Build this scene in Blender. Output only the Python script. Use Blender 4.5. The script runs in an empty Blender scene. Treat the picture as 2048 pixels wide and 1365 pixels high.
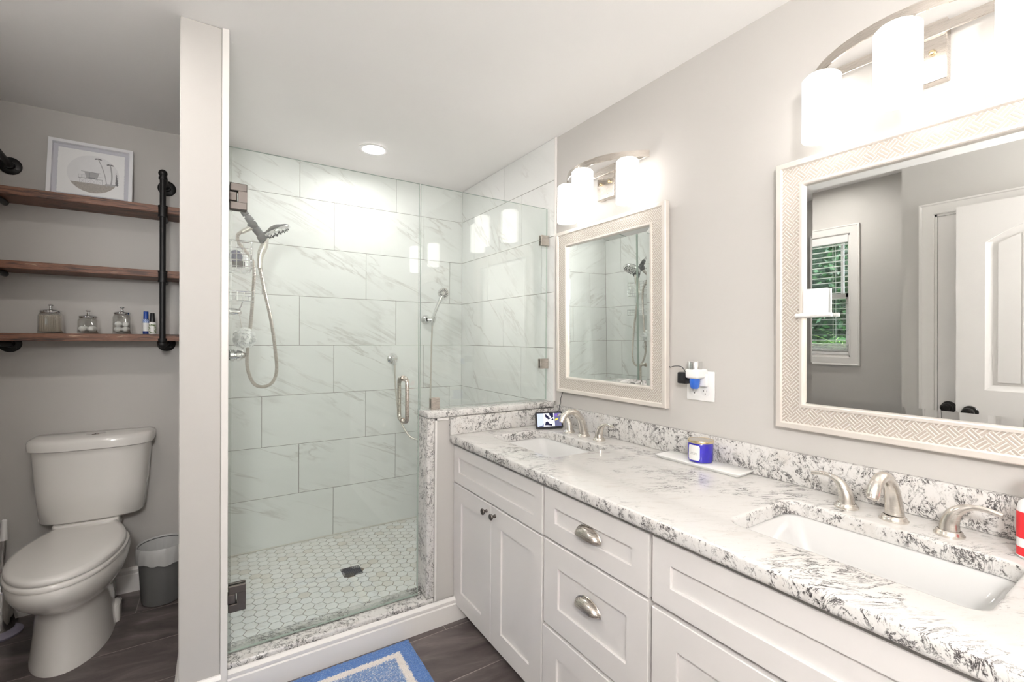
import bpy, bmesh, math, random
from mathutils import Vector, Matrix
random.seed(7)
PI = math.pi
C = bpy.context.scene.collection
S = bpy.context.scene

# ------------------------------------------------------------------ camera
def make_camera():
    f, yaw, pitch, roll = 917.15, math.radians(32.721), math.radians(-0.25), math.radians(0.35)
    fwd = Vector((math.sin(yaw)*math.cos(pitch), math.cos(yaw)*math.cos(pitch), math.sin(pitch)))
    right = Vector((math.cos(yaw), -math.sin(yaw), 0))
    up = right.cross(fwd)
    r2 = right*math.cos(roll)+up*math.sin(roll)
    u2 = up*math.cos(roll)-right*math.sin(roll)
    cam = bpy.data.cameras.new('camera')
    o = bpy.data.objects.new('camera', cam)
    C.objects.link(o)
    o.matrix_world = Matrix(((r2.x, u2.x, -fwd.x, 0), (r2.y, u2.y, -fwd.y, 0), (r2.z, u2.z, -fwd.z, 1.34), (0, 0, 0, 1)))
    cam.sensor_width = 36
    cam.lens = f/2048*36
    cam.clip_start = 0.02
    S.camera = o
make_camera()

# ------------------------------------------------------------------ world, sun, exposure
S.view_settings.view_transform = 'Standard'
S.view_settings.look = 'None'
S.view_settings.gamma = 1
S.view_settings.use_curve_mapping = False
S.view_settings.exposure = 0.68
w = bpy.data.worlds.new('world')
S.world = w
w.use_nodes = True
bg = w.node_tree.nodes['Background']
bg.inputs[0].default_value = (0.86, 0.92, 1.0, 1)
bg.inputs[1].default_value = 4.0
sun = bpy.data.lights.new('sun', 'SUN')
sun.energy = 8.0
sun.angle = 0.02
so = bpy.data.objects.new('sun', sun)
C.objects.link(so)
so.rotation_euler = Vector((0.62, -0.35, 0.85)).to_track_quat('Z', 'Y').to_euler()

def portal(loc, rot, sx_, sy_):
    d = bpy.data.lights.new('daylight_portal', 'AREA'); d.shape = 'RECTANGLE'; d.size = sx_; d.size_y = sy_
    d.cycles.is_portal = True
    o = bpy.data.objects.new('daylight_portal', d); C.objects.link(o); o.location = loc; o.rotation_euler = rot
portal((-1.05, 1.858, 1.62), (0, -PI/2, 0), 0.93, 0.67)     # alcove window

SHADE_L = 3.3       # glow of the sconce glass
FILL_GLOBE_L = 108.0       # unseen fill globe added behind the camera
SHOWER_L = 105.0
ALCOVE_FILL_L = 115.0  # unseen recessed light added for the alcove

# ------------------------------------------------------------------ dimensions
W = 1.563       # vanity wall
B = 3.123       # shower back wall, tile face
BA = 3.11       # toilet alcove back wall
H = 2.447       # ceiling
XP0, XP1 = -0.111, 0.012   # partition between toilet and shower
YP = 1.951
XL = -0.92      # window wall
XD = -0.50      # wall with the doors
YN = 1.09
YR = -1.10      # wall behind the camera
YT = 1.985      # front of granite
ZC = 0.883      # countertop
XC = 0.955      # cabinet door faces

# ------------------------------------------------------------------ materials
def newmat(name):
    m = bpy.data.materials.new(name)
    m.use_nodes = True
    nt = m.node_tree
    return m, nt, nt.nodes['Principled BSDF']
def N(nt, t, **kw):
    n = nt.nodes.new(t)
    for k, v in kw.items():
        if k.startswith('i_'):
            n.inputs[k[2:].replace('_', ' ')].default_value = v
        else:
            setattr(n, k, v)
    return n
def L(nt, a, b): nt.links.new(a, b)
def mth(nt, op, a, b=None, c=None, clamp=False):
    n = nt.nodes.new('ShaderNodeMath'); n.operation = op; n.use_clamp = clamp
    for i, v in enumerate((a, b, c)):
        if v is None: continue
        if isinstance(v, (int, float)): n.inputs[i].default_value = v
        else: L(nt, v, n.inputs[i])
    return n.outputs[0]
def mixc(nt, f, a, b):
    n = nt.nodes.new('ShaderNodeMix'); n.data_type = 'RGBA'
    for s, v in ((n.inputs[0], f), (n.inputs[6], a), (n.inputs[7], b)):
        if isinstance(v, (int, float)): s.default_value = v
        elif isinstance(v, tuple): s.default_value = (v[0], v[1], v[2], 1)
        else: L(nt, v, s)
    return n.outputs[2]
def ramp(nt, fac, stops, interp='LINEAR'):
    r = nt.nodes.new('ShaderNodeValToRGB')
    r.color_ramp.interpolation = interp
    el = r.color_ramp.elements
    while len(el) > 1: el.remove(el[0])
    el[0].position = stops[0][0]; el[0].color = col(stops[0][1])
    for p, c in stops[1:]:
        e = el.new(p); e.color = col(c)
    L(nt, fac, r.inputs[0])
    return r.outputs[0]
def col(c):
    if isinstance(c, (int, float)): return (c, c, c, 1)
    return (c[0], c[1], c[2], 1)
def noise(nt, vec, scale, detail=3, rough=0.5, dist=0.0):
    n = nt.nodes.new('ShaderNodeTexNoise')
    n.inputs['Scale'].default_value = scale; n.inputs['Detail'].default_value = detail
    n.inputs['Roughness'].default_value = rough; n.inputs['Distortion'].default_value = dist
    L(nt, vec, n.inputs['Vector'])
    return n.outputs[0]
def mapping(nt, vec, rot=(0, 0, 0), scale=(1, 1, 1), loc=(0, 0, 0)):
    for k, val in (('Rotation', rot), ('Scale', scale)):
        n = nt.nodes.new('ShaderNodeMapping')
        n.inputs[k].default_value = val
        L(nt, vec, n.inputs['Vector'])
        vec = n.outputs[0]
    return vec
def objc(nt): return nt.nodes.new('ShaderNodeTexCoord').outputs['Object']
def bump(nt, b, h, strength=0.2, dist=0.002):
    n = nt.nodes.new('ShaderNodeBump')
    n.inputs['Strength'].default_value = strength; n.inputs['Distance'].default_value = dist
    L(nt, h, n.inputs['Height']); L(nt, n.outputs[0], b.inputs['Normal'])
def simple(name, c, rough=0.5, metal=0.0, spec=0.5, coat=0.0, nz=0.0, nscale=40, bmp=0.0):
    m, nt, b = newmat(name)
    b.inputs['Base Color'].default_value = col(c)
    b.inputs['Roughness'].default_value = rough
    b.inputs['Metallic'].default_value = metal
    b.inputs['Specular IOR Level'].default_value = spec
    b.inputs['Coat Weight'].default_value = coat
    if nz or bmp:
        v = noise(nt, objc(nt), nscale, 3)
        if nz:
            L(nt, mixc(nt, v, tuple(x*(1-nz) for x in c), tuple(min(1, x*(1+nz)) for x in c)), b.inputs['Base Color'])
        if bmp: bump(nt, b, v, bmp)
    return m
def paint(name, c, rough=0.6):
    m, nt, b = newmat(name)
    co = objc(nt)
    v = noise(nt, co, 3.0, 2)
    L(nt, mixc(nt, v, tuple(x*0.985 for x in c), tuple(min(1, x*1.015) for x in c)), b.inputs['Base Color'])
    b.inputs['Roughness'].default_value = rough
    b.inputs['Specular IOR Level'].default_value = 0.3
    bump(nt, b, noise(nt, co, 420, 2), 0.12, 0.0006)
    return m
M = {}
M['wall'] = paint('wall_paint', (0.545, 0.525, 0.502))
M['ceiling'] = paint('ceiling_paint', (0.92, 0.905, 0.89), 0.8)
M['trim'] = simple('white_trim', (0.80, 0.775, 0.75), 0.35, nz=0.01)
M['cab'] = simple('cabinet_paint', (0.70, 0.675, 0.66), 0.38, nz=0.01, nscale=8)
M['cab_dark'] = simple('cabinet_recess', (0.55, 0.52, 0.49), 0.6, nz=0.02)
M['door'] = simple('door_paint', (0.80, 0.77, 0.75), 0.4, nz=0.01)
M['porc'] = simple('porcelain', (0.80, 0.775, 0.74), 0.12, coat=0.3, nz=0.008, nscale=5)
M['sink'] = simple('sink_porcelain', (0.63, 0.625, 0.615), 0.12, coat=0.3, nz=0.005, nscale=5)
M['plastic_w'] = simple('white_plastic', (0.85, 0.84, 0.83), 0.35, nz=0.01)
M['plastic_b'] = simple('black_plastic', (0.012, 0.012, 0.014), 0.35, nz=0.1)
M['black_iron'] = simple('black_iron_pipe', (0.012, 0.011, 0.011), 0.42, metal=0.4, nz=0.3, nscale=60, bmp=0.1)
M['chrome'] = simple('chrome', (0.80, 0.80, 0.80), 0.08, metal=1.0, nz=0.02)
M['rubber'] = simple('grey_rubber', (0.06, 0.063, 0.067), 0.5, nz=0.1)
M['bronze'] = simple('oil_rubbed_bronze', (0.02, 0.018, 0.017), 0.28, metal=0.6, nz=0.2)
M['grout'] = simple('grout', (0.26, 0.25, 0.23), 0.9, nz=0.05)
M['grout_hex'] = simple('hex_grout', (0.27, 0.215, 0.15), 0.9, nz=0.15, nscale=9)
M['grout_floor'] = simple('floor_grout', (0.34, 0.305, 0.28), 0.9, nz=0.05)
M['caulk'] = simple('caulk', (0.70, 0.67, 0.62), 0.6, nz=0.02)
def brushed(name, c, rough=0.28, sc=(1, 1, 60)):
    m, nt, b = newmat(name)
    b.inputs['Metallic'].default_value = 1.0
    v = noise(nt, mapping(nt, objc(nt), scale=sc), 30, 2)
    L(nt, mixc(nt, v, tuple(x*0.9 for x in c), tuple(min(1, x*1.08) for x in c)), b.inputs['Base Color'])
    L(nt, mth(nt, 'MULTIPLY_ADD', v, 0.12, rough-0.06), b.inputs['Roughness'])
    return m
M['nickel'] = brushed('brushed_nickel', (0.62, 0.57, 0.52))
M['nickel_lt'] = brushed('brushed_nickel_light', (0.74, 0.70, 0.65), 0.25)
M['nickel_dk'] = brushed('dark_brushed_nickel', (0.17, 0.15, 0.138), 0.5)
M['gold'] = brushed('warm_gold_lid', (0.80, 0.66, 0.42), 0.2)

def glass_mat(name, tint=(0.93, 0.965, 0.95), gl=1.0, rough=0.0):
    m = bpy.data.materials.new(name); m.use_nodes = True
    nt = m.node_tree; nt.nodes.clear()
    out = nt.nodes.new('ShaderNodeOutputMaterial')
    tr = nt.nodes.new('ShaderNodeBsdfTransparent'); tr.inputs[0].default_value = col(tint)
    g = nt.nodes.new('ShaderNodeBsdfGlossy'); g.inputs['Roughness'].default_value = rough
    g.inputs[0].default_value = (gl, gl, gl, 1)
    fr = nt.nodes.new('ShaderNodeFresnel')
    # the pane is not refracted, so the far side must use the same angle law as the near side
    geo = nt.nodes.new('ShaderNodeNewGeometry')
    L(nt, mth(nt, 'MULTIPLY_ADD', geo.outputs['Backfacing'], 1/1.5-1.5, 1.5), fr.inputs[0])
    mx = nt.nodes.new('ShaderNodeMixShader')
    L(nt, fr.outputs[0], mx.inputs[0]); L(nt, tr.outputs[0], mx.inputs[1]); L(nt, g.outputs[0], mx.inputs[2])
    L(nt, mx.outputs[0], out.inputs[0])
    return m
M['glass'] = glass_mat('clear_glass', (0.955, 0.978, 0.968))
M['glass_edge'] = simple('green_glass_edge', (0.42, 0.50, 0.45), 0.15, nz=0.05)
M['glass_jar'] = glass_mat('jar_glass', (0.93, 0.93, 0.92))
M['seal'] = glass_mat('clear_vinyl_seal', (0.90, 0.91, 0.90), rough=0.3)
M['plastic_clear'] = glass_mat('clear_plastic', (0.85, 0.84, 0.84), rough=0.15)
m, nt, b = newmat('blue_glass')
b.inputs['Roughness'].default_value = 0.06; b.inputs['Coat Weight'].default_value = 0.5
v = noise(nt, mapping(nt, objc(nt), scale=(1, 1, 0.3)), 25, 2)
L(nt, mixc(nt, v, (0.012, 0.008, 0.26), (0.03, 0.018, 0.46)), b.inputs['Base Color'])
M['blue_glass'] = m
M['mirror'] = simple('mirror_silver', (0.90, 0.92, 0.91), 0.0, metal=1.0)

def emis(name, c, s):
    m = bpy.data.materials.new(name); m.use_nodes = True
    nt = m.node_tree; nt.nodes.clear()
    out = nt.nodes.new('ShaderNodeOutputMaterial')
    e = nt.nodes.new('ShaderNodeEmission'); e.inputs[0].default_value = col(c); e.inputs[1].default_value = s
    L(nt, e.outputs[0], out.inputs[0])
    return m
M['shade'] = emis('glowing_opal_glass', (1.0, 0.96, 0.905), SHADE_L)
M['lens'] = emis('fill_globe_glow', (1.0, 0.98, 0.96), FILL_GLOBE_L)  # glow of the added globe behind the camera
M['lens_shower'] = emis('shower_light_lens', (1.0, 0.965, 0.935), SHOWER_L)

def marble(name, axis):
    m, nt, b = newmat(name)
    co = objc(nt)
    sep = N(nt, 'ShaderNodeSeparateXYZ'); L(nt, co, sep.inputs[0])
    geo = N(nt, 'ShaderNodeNewGeometry')
    rnd = geo.outputs['Random Per Island']
    u = {'x': sep.outputs[0], 'y': mth(nt, 'MULTIPLY', sep.outputs[1], -1.0)}[axis]
    cmb = N(nt, 'ShaderNodeCombineXYZ')
    L(nt, u, cmb.inputs[0]); L(nt, sep.outputs[2], cmb.inputs[1]); L(nt, mth(nt, 'MULTIPLY', rnd, 37.0), cmb.inputs[2])
    ang = math.radians(27 if axis == 'x' else 40)
    v1 = mapping(nt, cmb.outputs[0], rot=(0, 0, ang), scale=(0.8, 4.2, 1))
    n1 = noise(nt, v1, 1.5, 5, 0.62, 0.5)
    vein = ramp(nt, mth(nt, 'ABSOLUTE', mth(nt, 'SUBTRACT', n1, 0.5)), [(0.0, 1.0), (0.010, 0.5), (0.030, 0.0)])
    mask = ramp(nt, noise(nt, mapping(nt, cmb.outputs[0], rot=(0, 0, ang), scale=(1, 2, 1)), 2.2, 2), [(0.42, 0.0), (0.62, 1.0)])
    soft = ramp(nt, noise(nt, v1, 2.6, 4, 0.6, 0.3), [(0.50, 0.0), (0.72, 1.0)])
    f = mth(nt, 'MULTIPLY', vein, mask)
    base = mixc(nt, mth(nt, 'MULTIPLY', soft, 0.22), (0.80, 0.805, 0.79), (0.64, 0.64, 0.62))
    c = mixc(nt, mth(nt, 'MULTIPLY', f, 0.5), base, (0.42, 0.395, 0.36))
    L(nt, c, b.inputs['Base Color'])
    b.inputs['Roughness'].default_value = 0.33; b.inputs['Specular IOR Level'].default_value = 0.35
    return m
M['marble_x'] = marble('marble_tile', 'x')
M['marble_y'] = marble('marble_tile_side', 'y')

def hexmat():
    m, nt, b = newmat('hex_marble')
    geo = N(nt, 'ShaderNodeNewGeometry')
    rnd = geo.outputs['Random Per Island']
    c = ramp(nt, rnd, [(0.0, (0.80, 0.78, 0.74)), (0.06, (0.72, 0.68, 0.62)), (0.14, (0.82, 0.81, 0.78)), (0.55, (0.85, 0.845, 0.825)), (0.9, (0.86, 0.86, 0.85)), (1, (0.78, 0.76, 0.73))])
    n = ramp(nt, noise(nt, mapping(nt, objc(nt), rot=(0, 0, 0.6), scale=(1, 3, 1)), 14, 4), [(0.52, 0.0), (0.75, 0.5)])
    L(nt, mixc(nt, n, c, (0.60, 0.57, 0.52)), b.inputs['Base Color'])
    b.inputs['Roughness'].default_value = 0.3
    return m
M['hex'] = hexmat()

def granite(name, rot=(0, 0, 0.5), sc=(1, 1, 1), dark=0.5, patch=0.5, speck_lo=0.60, vs=12, clo=0.46):
    m, nt, b = newmat(name)
    co = objc(nt)
    v = mapping(nt, co, rot=rot, scale=sc)
    big = noise(nt, co, 5.0, 4, 0.6, 0.4)
    mid = noise(nt, v, 24, 6, 0.72, 0.4)
    fine = noise(nt, v, 95, 5, 0.7, 0.6)
    vein = noise(nt, v, vs, 9, 0.74, 0.9)
    grey = ramp(nt, mid, [(0.52, 0.0), (0.66, 1.0)])
    tan = ramp(nt, noise(nt, v, 13, 5, 0.6), [(0.55, 0.0), (0.72, 0.35)])
    c = mixc(nt, tan, (0.65, 0.635, 0.615), (0.48, 0.43, 0.38))
    c = mixc(nt, mth(nt, 'MULTIPLY', grey, patch), c, (0.46, 0.43, 0.41))
    ridge = ramp(nt, mth(nt, 'ABSOLUTE', mth(nt, 'SUBTRACT', vein, 0.5)), [(0.0, 1.0), (0.010, 0.9), (0.026, 0.0)])
    cl = ramp(nt, big, [(clo, 0.0), (clo+0.10, 1.0)])
    f1 = mth(nt, 'MULTIPLY', mth(nt, 'MULTIPLY', ridge, cl), ramp(nt, mid, [(0.38, 0.0), (0.48, 1.0)]))
    c = mixc(nt, mth(nt, 'MULTIPLY', f1, min(1, dark*1.6)), c, (0.035, 0.03, 0.032))
    speck = ramp(nt, fine, [(speck_lo, 0.0), (speck_lo+0.035, 1.0)])
    f2 = mth(nt, 'MULTIPLY', speck, ramp(nt, mid, [(0.46, 0.05), (0.58, 1.0)]))
    c = mixc(nt, mth(nt, 'MULTIPLY', f2, dark), c, (0.05, 0.045, 0.045))
    L(nt, c, b.inputs['Base Color'])
    b.inputs['Roughness'].default_value = 0.16
    return m
M['granite_top'] = granite('white_granite_top', (0, 0, math.radians(32)), (0.9, 2.8, 1), 0.62, 0.18, 0.63, 11, 0.49)
M['granite'] = granite('white_granite', (0.3, 0.2, 0.4), (1.1, 1.5, 1.1), 1.0, 0.55, 0.55, 11, 0.42)  # speckled; greyer patches than the top also put edge shading into the colour
M['granite_fine'] = granite('white_granite_speckled', (0.1, 0.2, 0.3), (1.9, 1.9, 1.6), 0.95, 0.55, 0.55)

def floor_tile():
    m, nt, b = newmat('slate_floor_tile')
    co = objc(nt)
    geo = N(nt, 'ShaderNodeNewGeometry')
    off = N(nt, 'ShaderNodeCombineXYZ'); L(nt, mth(nt, 'MULTIPLY', geo.outputs['Random Per Island'], 31.0), off.inputs[2])
    ad = N(nt, 'ShaderNodeVectorMath', operation='ADD'); L(nt, co, ad.inputs[0]); L(nt, off.outputs[0], ad.inputs[1])
    v = mapping(nt, ad.outputs[0], rot=(0, 0, 0.25), scale=(1, 3.0, 1))
    n = noise(nt, v, 3.5, 7, 0.6, 0.6)
    c = ramp(nt, n, [(0.30, (0.060, 0.048, 0.047)), (0.5, (0.115, 0.094, 0.090)), (0.62, (0.17, 0.143, 0.137)), (0.75, (0.27, 0.235, 0.225))])
    L(nt, c, b.inputs['Base Color'])
    b.inputs['Roughness'].default_value = 0.42
    bump(nt, b, noise(nt, v, 30, 4), 0.15, 0.001)
    return m
M['floor'] = floor_tile()
def wood():
    m, nt, b = newmat('rustic_wood')
    co = objc(nt)
    v = mapping(nt, co, scale=(1.6, 9, 20))
    n = noise(nt, v, 4, 8, 0.72, 0.9)
    c = ramp(nt, n, [(0.32, (0.020, 0.012, 0.010)), (0.43, (0.085, 0.038, 0.025)), (0.52, (0.22, 0.095, 0.052)), (0.60, (0.16, 0.075, 0.048)), (0.68, (0.42, 0.27, 0.18))])
    L(nt, c, b.inputs['Base Color'])
    b.inputs['Roughness'].default_value = 0.5
    bump(nt, b, n, 0.3, 0.002)
    return m
M['wood'] = wood()

def weave():
    m, nt, b = newmat('champagne_basketweave')
    sep = N(nt, 'ShaderNodeSeparateXYZ'); L(nt, objc(nt), sep.inputs[0])
    a = 1/(0.025*1.4142)
    u = mth(nt, 'MULTIPLY', mth(nt, 'ADD', sep.outputs[1], sep.outputs[2]), a)
    v = mth(nt, 'MULTIPLY', mth(nt, 'SUBTRACT', sep.outputs[1], sep.outputs[2]), a)
    u = mth(nt, 'ADD', u, 100.0); v = mth(nt, 'ADD', v, 100.0)
    par = mth(nt, 'MODULO', mth(nt, 'ADD', mth(nt, 'FLOOR', u), mth(nt, 'FLOOR', v)), 2.0)
    fu = mth(nt, 'FRACT', mth(nt, 'MULTIPLY', u, 3.0)); fv = mth(nt, 'FRACT', mth(nt, 'MULTIPLY', v, 3.0))
    mx = N(nt, 'ShaderNodeMix'); L(nt, par, mx.inputs[0]); L(nt, fu, mx.inputs[2]); L(nt, fv, mx.inputs[3])
    d = mth(nt, 'ABSOLUTE', mth(nt, 'SUBTRACT', mx.outputs[0], 0.5))
    g = ramp(nt, d, [(0.28, 1.0), (0.38, 0.0)])
    L(nt, mixc(nt, g, (0.88, 0.85, 0.80), (0.58, 0.51, 0.45)), b.inputs['Base Color'])
    b.inputs['Metallic'].default_value = 0.35; b.inputs['Roughness'].default_value = 0.3
    bump(nt, b, g, 0.7, 0.0012)
    return m
M['weave'] = weave()
M['champagne'] = simple('champagne_frame', (0.80, 0.745, 0.69), 0.28, metal=0.35, nz=0.03, nscale=20)

# ------------------------------------------------------------------ mesh helpers
def nb(): return bmesh.new()
def box(bm, x0, x1, y0, y1, z0, z1, bev=0.0, seg=1):
    if x1 < x0: x0, x1 = x1, x0
    if y1 < y0: y0, y1 = y1, y0
    if z1 < z0: z0, z1 = z1, z0
    t = bmesh.new()
    vs = [t.verts.new((x, y, z)) for x in (x0, x1) for y in (y0, y1) for z in (z0, z1)]
    for f in ((0, 1, 3, 2), (4, 6, 7, 5), (0, 4, 5, 1), (2, 3, 7, 6), (0, 2, 6, 4), (1, 5, 7, 3)):
        t.faces.new([vs[i] for i in f])
    if bev > 0:
        bmesh.ops.bevel(t, geom=t.edges[:], offset=bev, segments=seg, affect='EDGES', profile=0.5)
    merge(bm, t)
def merge(bm, t, mat=None, mi=None):
    if mat is not None: bmesh.ops.transform(t, matrix=mat, verts=t.verts)
    me = bpy.data.meshes.new('tmp'); 
    if mi is not None:
        for f in t.faces: f.material_index = mi
    t.to_mesh(me); t.free(); bm.from_mesh(me); bpy.data.meshes.remove(me)
def frame_of(d):
    d = d.normalized()
    a = Vector((0, 0, 1)) if abs(d.z) < 0.9 else Vector((1, 0, 0))
    u = d.cross(a).normalized(); v = d.cross(u).normalized()
    return u, v
def cyl(bm, p0, p1, r0, r1=None, seg=20, caps=True):
    if r1 is None: r1 = r0
    p0 = Vector(p0); p1 = Vector(p1)
    u, v = frame_of(p1-p0)
    A = []; Bv = []
    for i in range(seg):
        a = 2*PI*i/seg; dd = u*math.cos(a)+v*math.sin(a)
        A.append(bm.verts.new(p0+dd*r0)); Bv.append(bm.verts.new(p1+dd*r1))
    for i in range(seg):
        j = (i+1) % seg
        bm.faces.new((A[i], A[j], Bv[j], Bv[i]))
    if caps:
        bm.faces.new(A[::-1]); bm.faces.new(Bv)
def smooth_path(pts, n=8, closed=False):
    P = [Vector(p) for p in pts]; out = []
    m = len(P)
    rng = range(m if closed else m-1)
    for i in rng:
        p1 = P[i]; p2 = P[(i+1) % m]
        p0 = P[i-1] if (i > 0 or closed) else p1*2-p2
        p3 = P[(i+2) % m] if (i+2 < m or closed) else p2*2-p1
        for k in range(n):
            t = k/n
            out.append(0.5*((2*p1)+(p2-p0)*t+(2*p0-5*p1+4*p2-p3)*t*t+(3*p1-p0-3*p2+p3)*t**3))
    if not closed: out.append(P[-1])
    return out
def tube(bm, pts, r, seg=12, closed=False, caps=True, flat=1.0):
    P = [Vector(p) for p in pts]; n = len(P)
    R = r if isinstance(r, (list, tuple)) else [r]*n
    rings = []; u = None
    for i in range(n):
        if closed: t = P[(i+1) % n]-P[i-1]
        else: t = P[min(i+1, n-1)]-P[max(i-1, 0)]
        t.normalize()
        if u is None: u, _ = frame_of(t)
        u = (u-t*u.dot(t)).normalized(); v = t.cross(u)
        rings.append([bm.verts.new(P[i]+(u*math.cos(2*PI*k/seg)+v*math.sin(2*PI*k/seg)*flat)*R[i]) for k in range(seg)])
    for i in range(n if closed else n-1):
        a = rings[i]; b2 = rings[(i+1) % n]
        for k in range(seg):
            j = (k+1) % seg
            bm.faces.new((a[k], a[j], b2[j], b2[k]))
    if caps and not closed:
        bm.faces.new(rings[0][::-1]); bm.faces.new(rings[-1])
def lathe(bm, prof, origin=(0, 0, 0), axis=(0, 0, 1), seg=32, closed=False):
    o = Vector(origin); ax = Vector(axis).normalized(); u, v = frame_of(ax)
    rings = []
    for r, h in prof:
        if r < 1e-6: rings.append([bm.verts.new(o+ax*h)])
        else: rings.append([bm.verts.new(o+ax*h+(u*math.cos(2*PI*k/seg)+v*math.sin(2*PI*k/seg))*r) for k in range(seg)])
    pairs = list(zip(rings, rings[1:]))
    if closed: pairs.append((rings[-1], rings[0]))
    for a, b2 in pairs:
        for k in range(seg):
            j = (k+1) % seg
            if len(a) == 1 and len(b2) == 1: continue
            if len(a) == 1: bm.faces.new((a[0], b2[j], b2[k]))
            elif len(b2) == 1: bm.faces.new((a[k], a[j], b2[0]))
            else: bm.faces.new((a[k], a[j], b2[j], b2[k]))
def loft(bm, loops, cap0=True, cap1=True):
    rings = [[bm.verts.new(Vector(p)) for p in lp] for lp in loops]
    n = len(rings[0])
    for a, b2 in zip(rings, rings[1:]):
        for k in range(n):
            j = (k+1) % n
            bm.faces.new((a[k], a[j], b2[j], b2[k]))
    if cap0: bm.faces.new(rings[0][::-1])
    if cap1: bm.faces.new(rings[-1])
def rrect(cx, cy, hx, hy, r, n=5):
    pts = []
    for (sx, sy, a0) in ((1, 1, 0), (-1, 1, 90), (-1, -1, 180), (1, -1, 270)):
        for k in range(n+1):
            a = math.radians(a0+90*k/n)
            pts.append((cx+sx*(hx-r)+r*math.cos(a), cy+sy*(hy-r)+r*math.sin(a)))
    return pts
def prism(bm, pts, axis, a0, a1):
    """extrude 2-D polygon along an axis; pts in the two other axes (in xyz order)"""
    def P(p, a):
        if axis == 'x': return (a, p[0], p[1])
        if axis == 'y': return (p[0], a, p[1])
        return (p[0], p[1], a)
    loft(bm, [[P(p, a0) for p in pts], [P(p, a1) for p in pts]])
def sphere(bm, c, r, seg=16, sq=(1, 1, 1)):
    t = bmesh.new(); bmesh.ops.create_uvsphere(t, u_segments=seg, v_segments=max(6, seg//2), radius=r)
    merge(bm, t, Matrix.Translation(c) @ Matrix.Diagonal((*sq, 1)))

def obj(name, bm, mat, parent=None, sharp=35, local=False, recalc=True, smooth=True):
    me = bpy.data.meshes.new(name)
    if recalc: bmesh.ops.recalc_face_normals(bm, faces=bm.faces)
    for f in bm.faces: f.smooth = smooth
    bm.to_mesh(me); bm.free()
    for mm in (mat if isinstance(mat, (list, tuple)) else [mat]): me.materials.append(mm)
    if smooth: me.set_sharp_from_angle(angle=math.radians(sharp))
    o = bpy.data.objects.new(name, me); C.objects.link(o)
    if parent is not None:
        o.parent = parent
        if not local:
            bpy.context.view_layer.update()
            o.matrix_parent_inverse = parent.matrix_world.inverted()
    return o
def tag(o, label=None, cat=None, group=None, kind=None):
    if label: o['label'] = label
    if cat: o['category'] = cat
    if group: o['group'] = group
    if kind: o['kind'] = kind
    return o
def thing(name, label, cat, loc=(0, 0, 0), rot=(0, 0, 0), group=None):
    o = bpy.data.objects.new(name, None); C.objects.link(o)
    o.location = loc; o.rotation_euler = rot; o.empty_display_size = 0.05
    return tag(o, label, cat, group)
def struct(name, bm, mat, parent=None, **kw):
    o = obj(name, bm, mat, parent, **kw)
    if parent is None: o['kind'] = 'structure'
    return o
def dup(root, loc, label, group=None):
    r = root.copy(); C.objects.link(r); r.location = loc; r['label'] = label
    if group: r['group'] = group
    for ch in list(root.children):
        c = ch.copy(); C.objects.link(c); c.parent = r
        for g in list(ch.children):
            e = g.copy(); C.objects.link(e); e.parent = c
    return r
def one(fn, *a, **k):
    bm = nb(); fn(bm, *a, **k); return bm

# ------------------------------------------------------------------ room shell
T = 0.12
struct('ceiling', one(box, XL-T, W+T, YR-T, B+T, H, H+0.1), M['ceiling'])
# floor: grout bed and 12x24 tiles
bm = nb(); box(bm, XL-T, W+T, YR-T, B+T, -0.1, -0.0006)
bmt = nb()
ky = -13
while True:
    y0 = 2.846+0.305*ky
    if y0 > B: break
    offs = 0.203*((ky) % 3)
    x = -0.33-0.61*3+offs
    while x < W:
        a0, a1 = max(x+0.002, XL), min(x+0.61-0.002, W)
        b0, b1 = max(y0+0.002, YR), min(y0+0.305-0.002, B)
        if a1-a0 > 0.01 and b1-b0 > 0.01: box(bmt, a0, a1, b0, b1, -0.002, 0.0)
        x += 0.61
    ky += 1
merge(bm, bmt, mi=1)
struct('floor', bm, [M['grout_floor'], M['floor']], smooth=False)
struct('wall_right', one(box, W, W+T, YR-T, B+T, 0, H), M['wall'])
bm = nb(); box(bm, XL-T, XP0, BA, BA+T, 0, H); box(bm, XP0, W, B+0.01, B+T, 0, H)
struct('wall_back', bm, M['wall'])
struct('wall_front', one(box, XL-T, W, YR-T, YR, 0, H), M['wall'])
struct('wall_divider', one(box, XP0, XP1, YP, BA+0.05, 0, H, 0.003), M['wall'])
# window wall with opening
WY0, WY1, WZ0, WZ1 = 1.525, 2.19, 1.155, 2.085
bm = nb()
box(bm, XL-T, XL, YN, WY0, 0, H); box(bm, XL-T, XL, WY1, BA, 0, H)
box(bm, XL-T, XL, WY0, WY1, 0, WZ0); box(bm, XL-T, XL, WY0, WY1, WZ1, H)
struct('wall_left', bm, M['wall'])
# wall with the doors, closet side, with door opening
DY1 = 0.935; DY0 = 0.16; DZ = 2.035
bm = nb()
box(bm, XD-T, XD, DY1, YN, 0, H); box(bm, XD-T, XD, YR, DY0, 0, H); box(bm, XD-T, XD, DY0, DY1, DZ, H)
box(bm, XL-T, XD-T, YN-T, YN, 0, H)
struct('wall_entry', bm, M['wall'])
# half wall behind the vanity end
struct('wall_half', one(box, 0.855, W, 2.0, 2.10, 0, 0.968), M['wall'])

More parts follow.
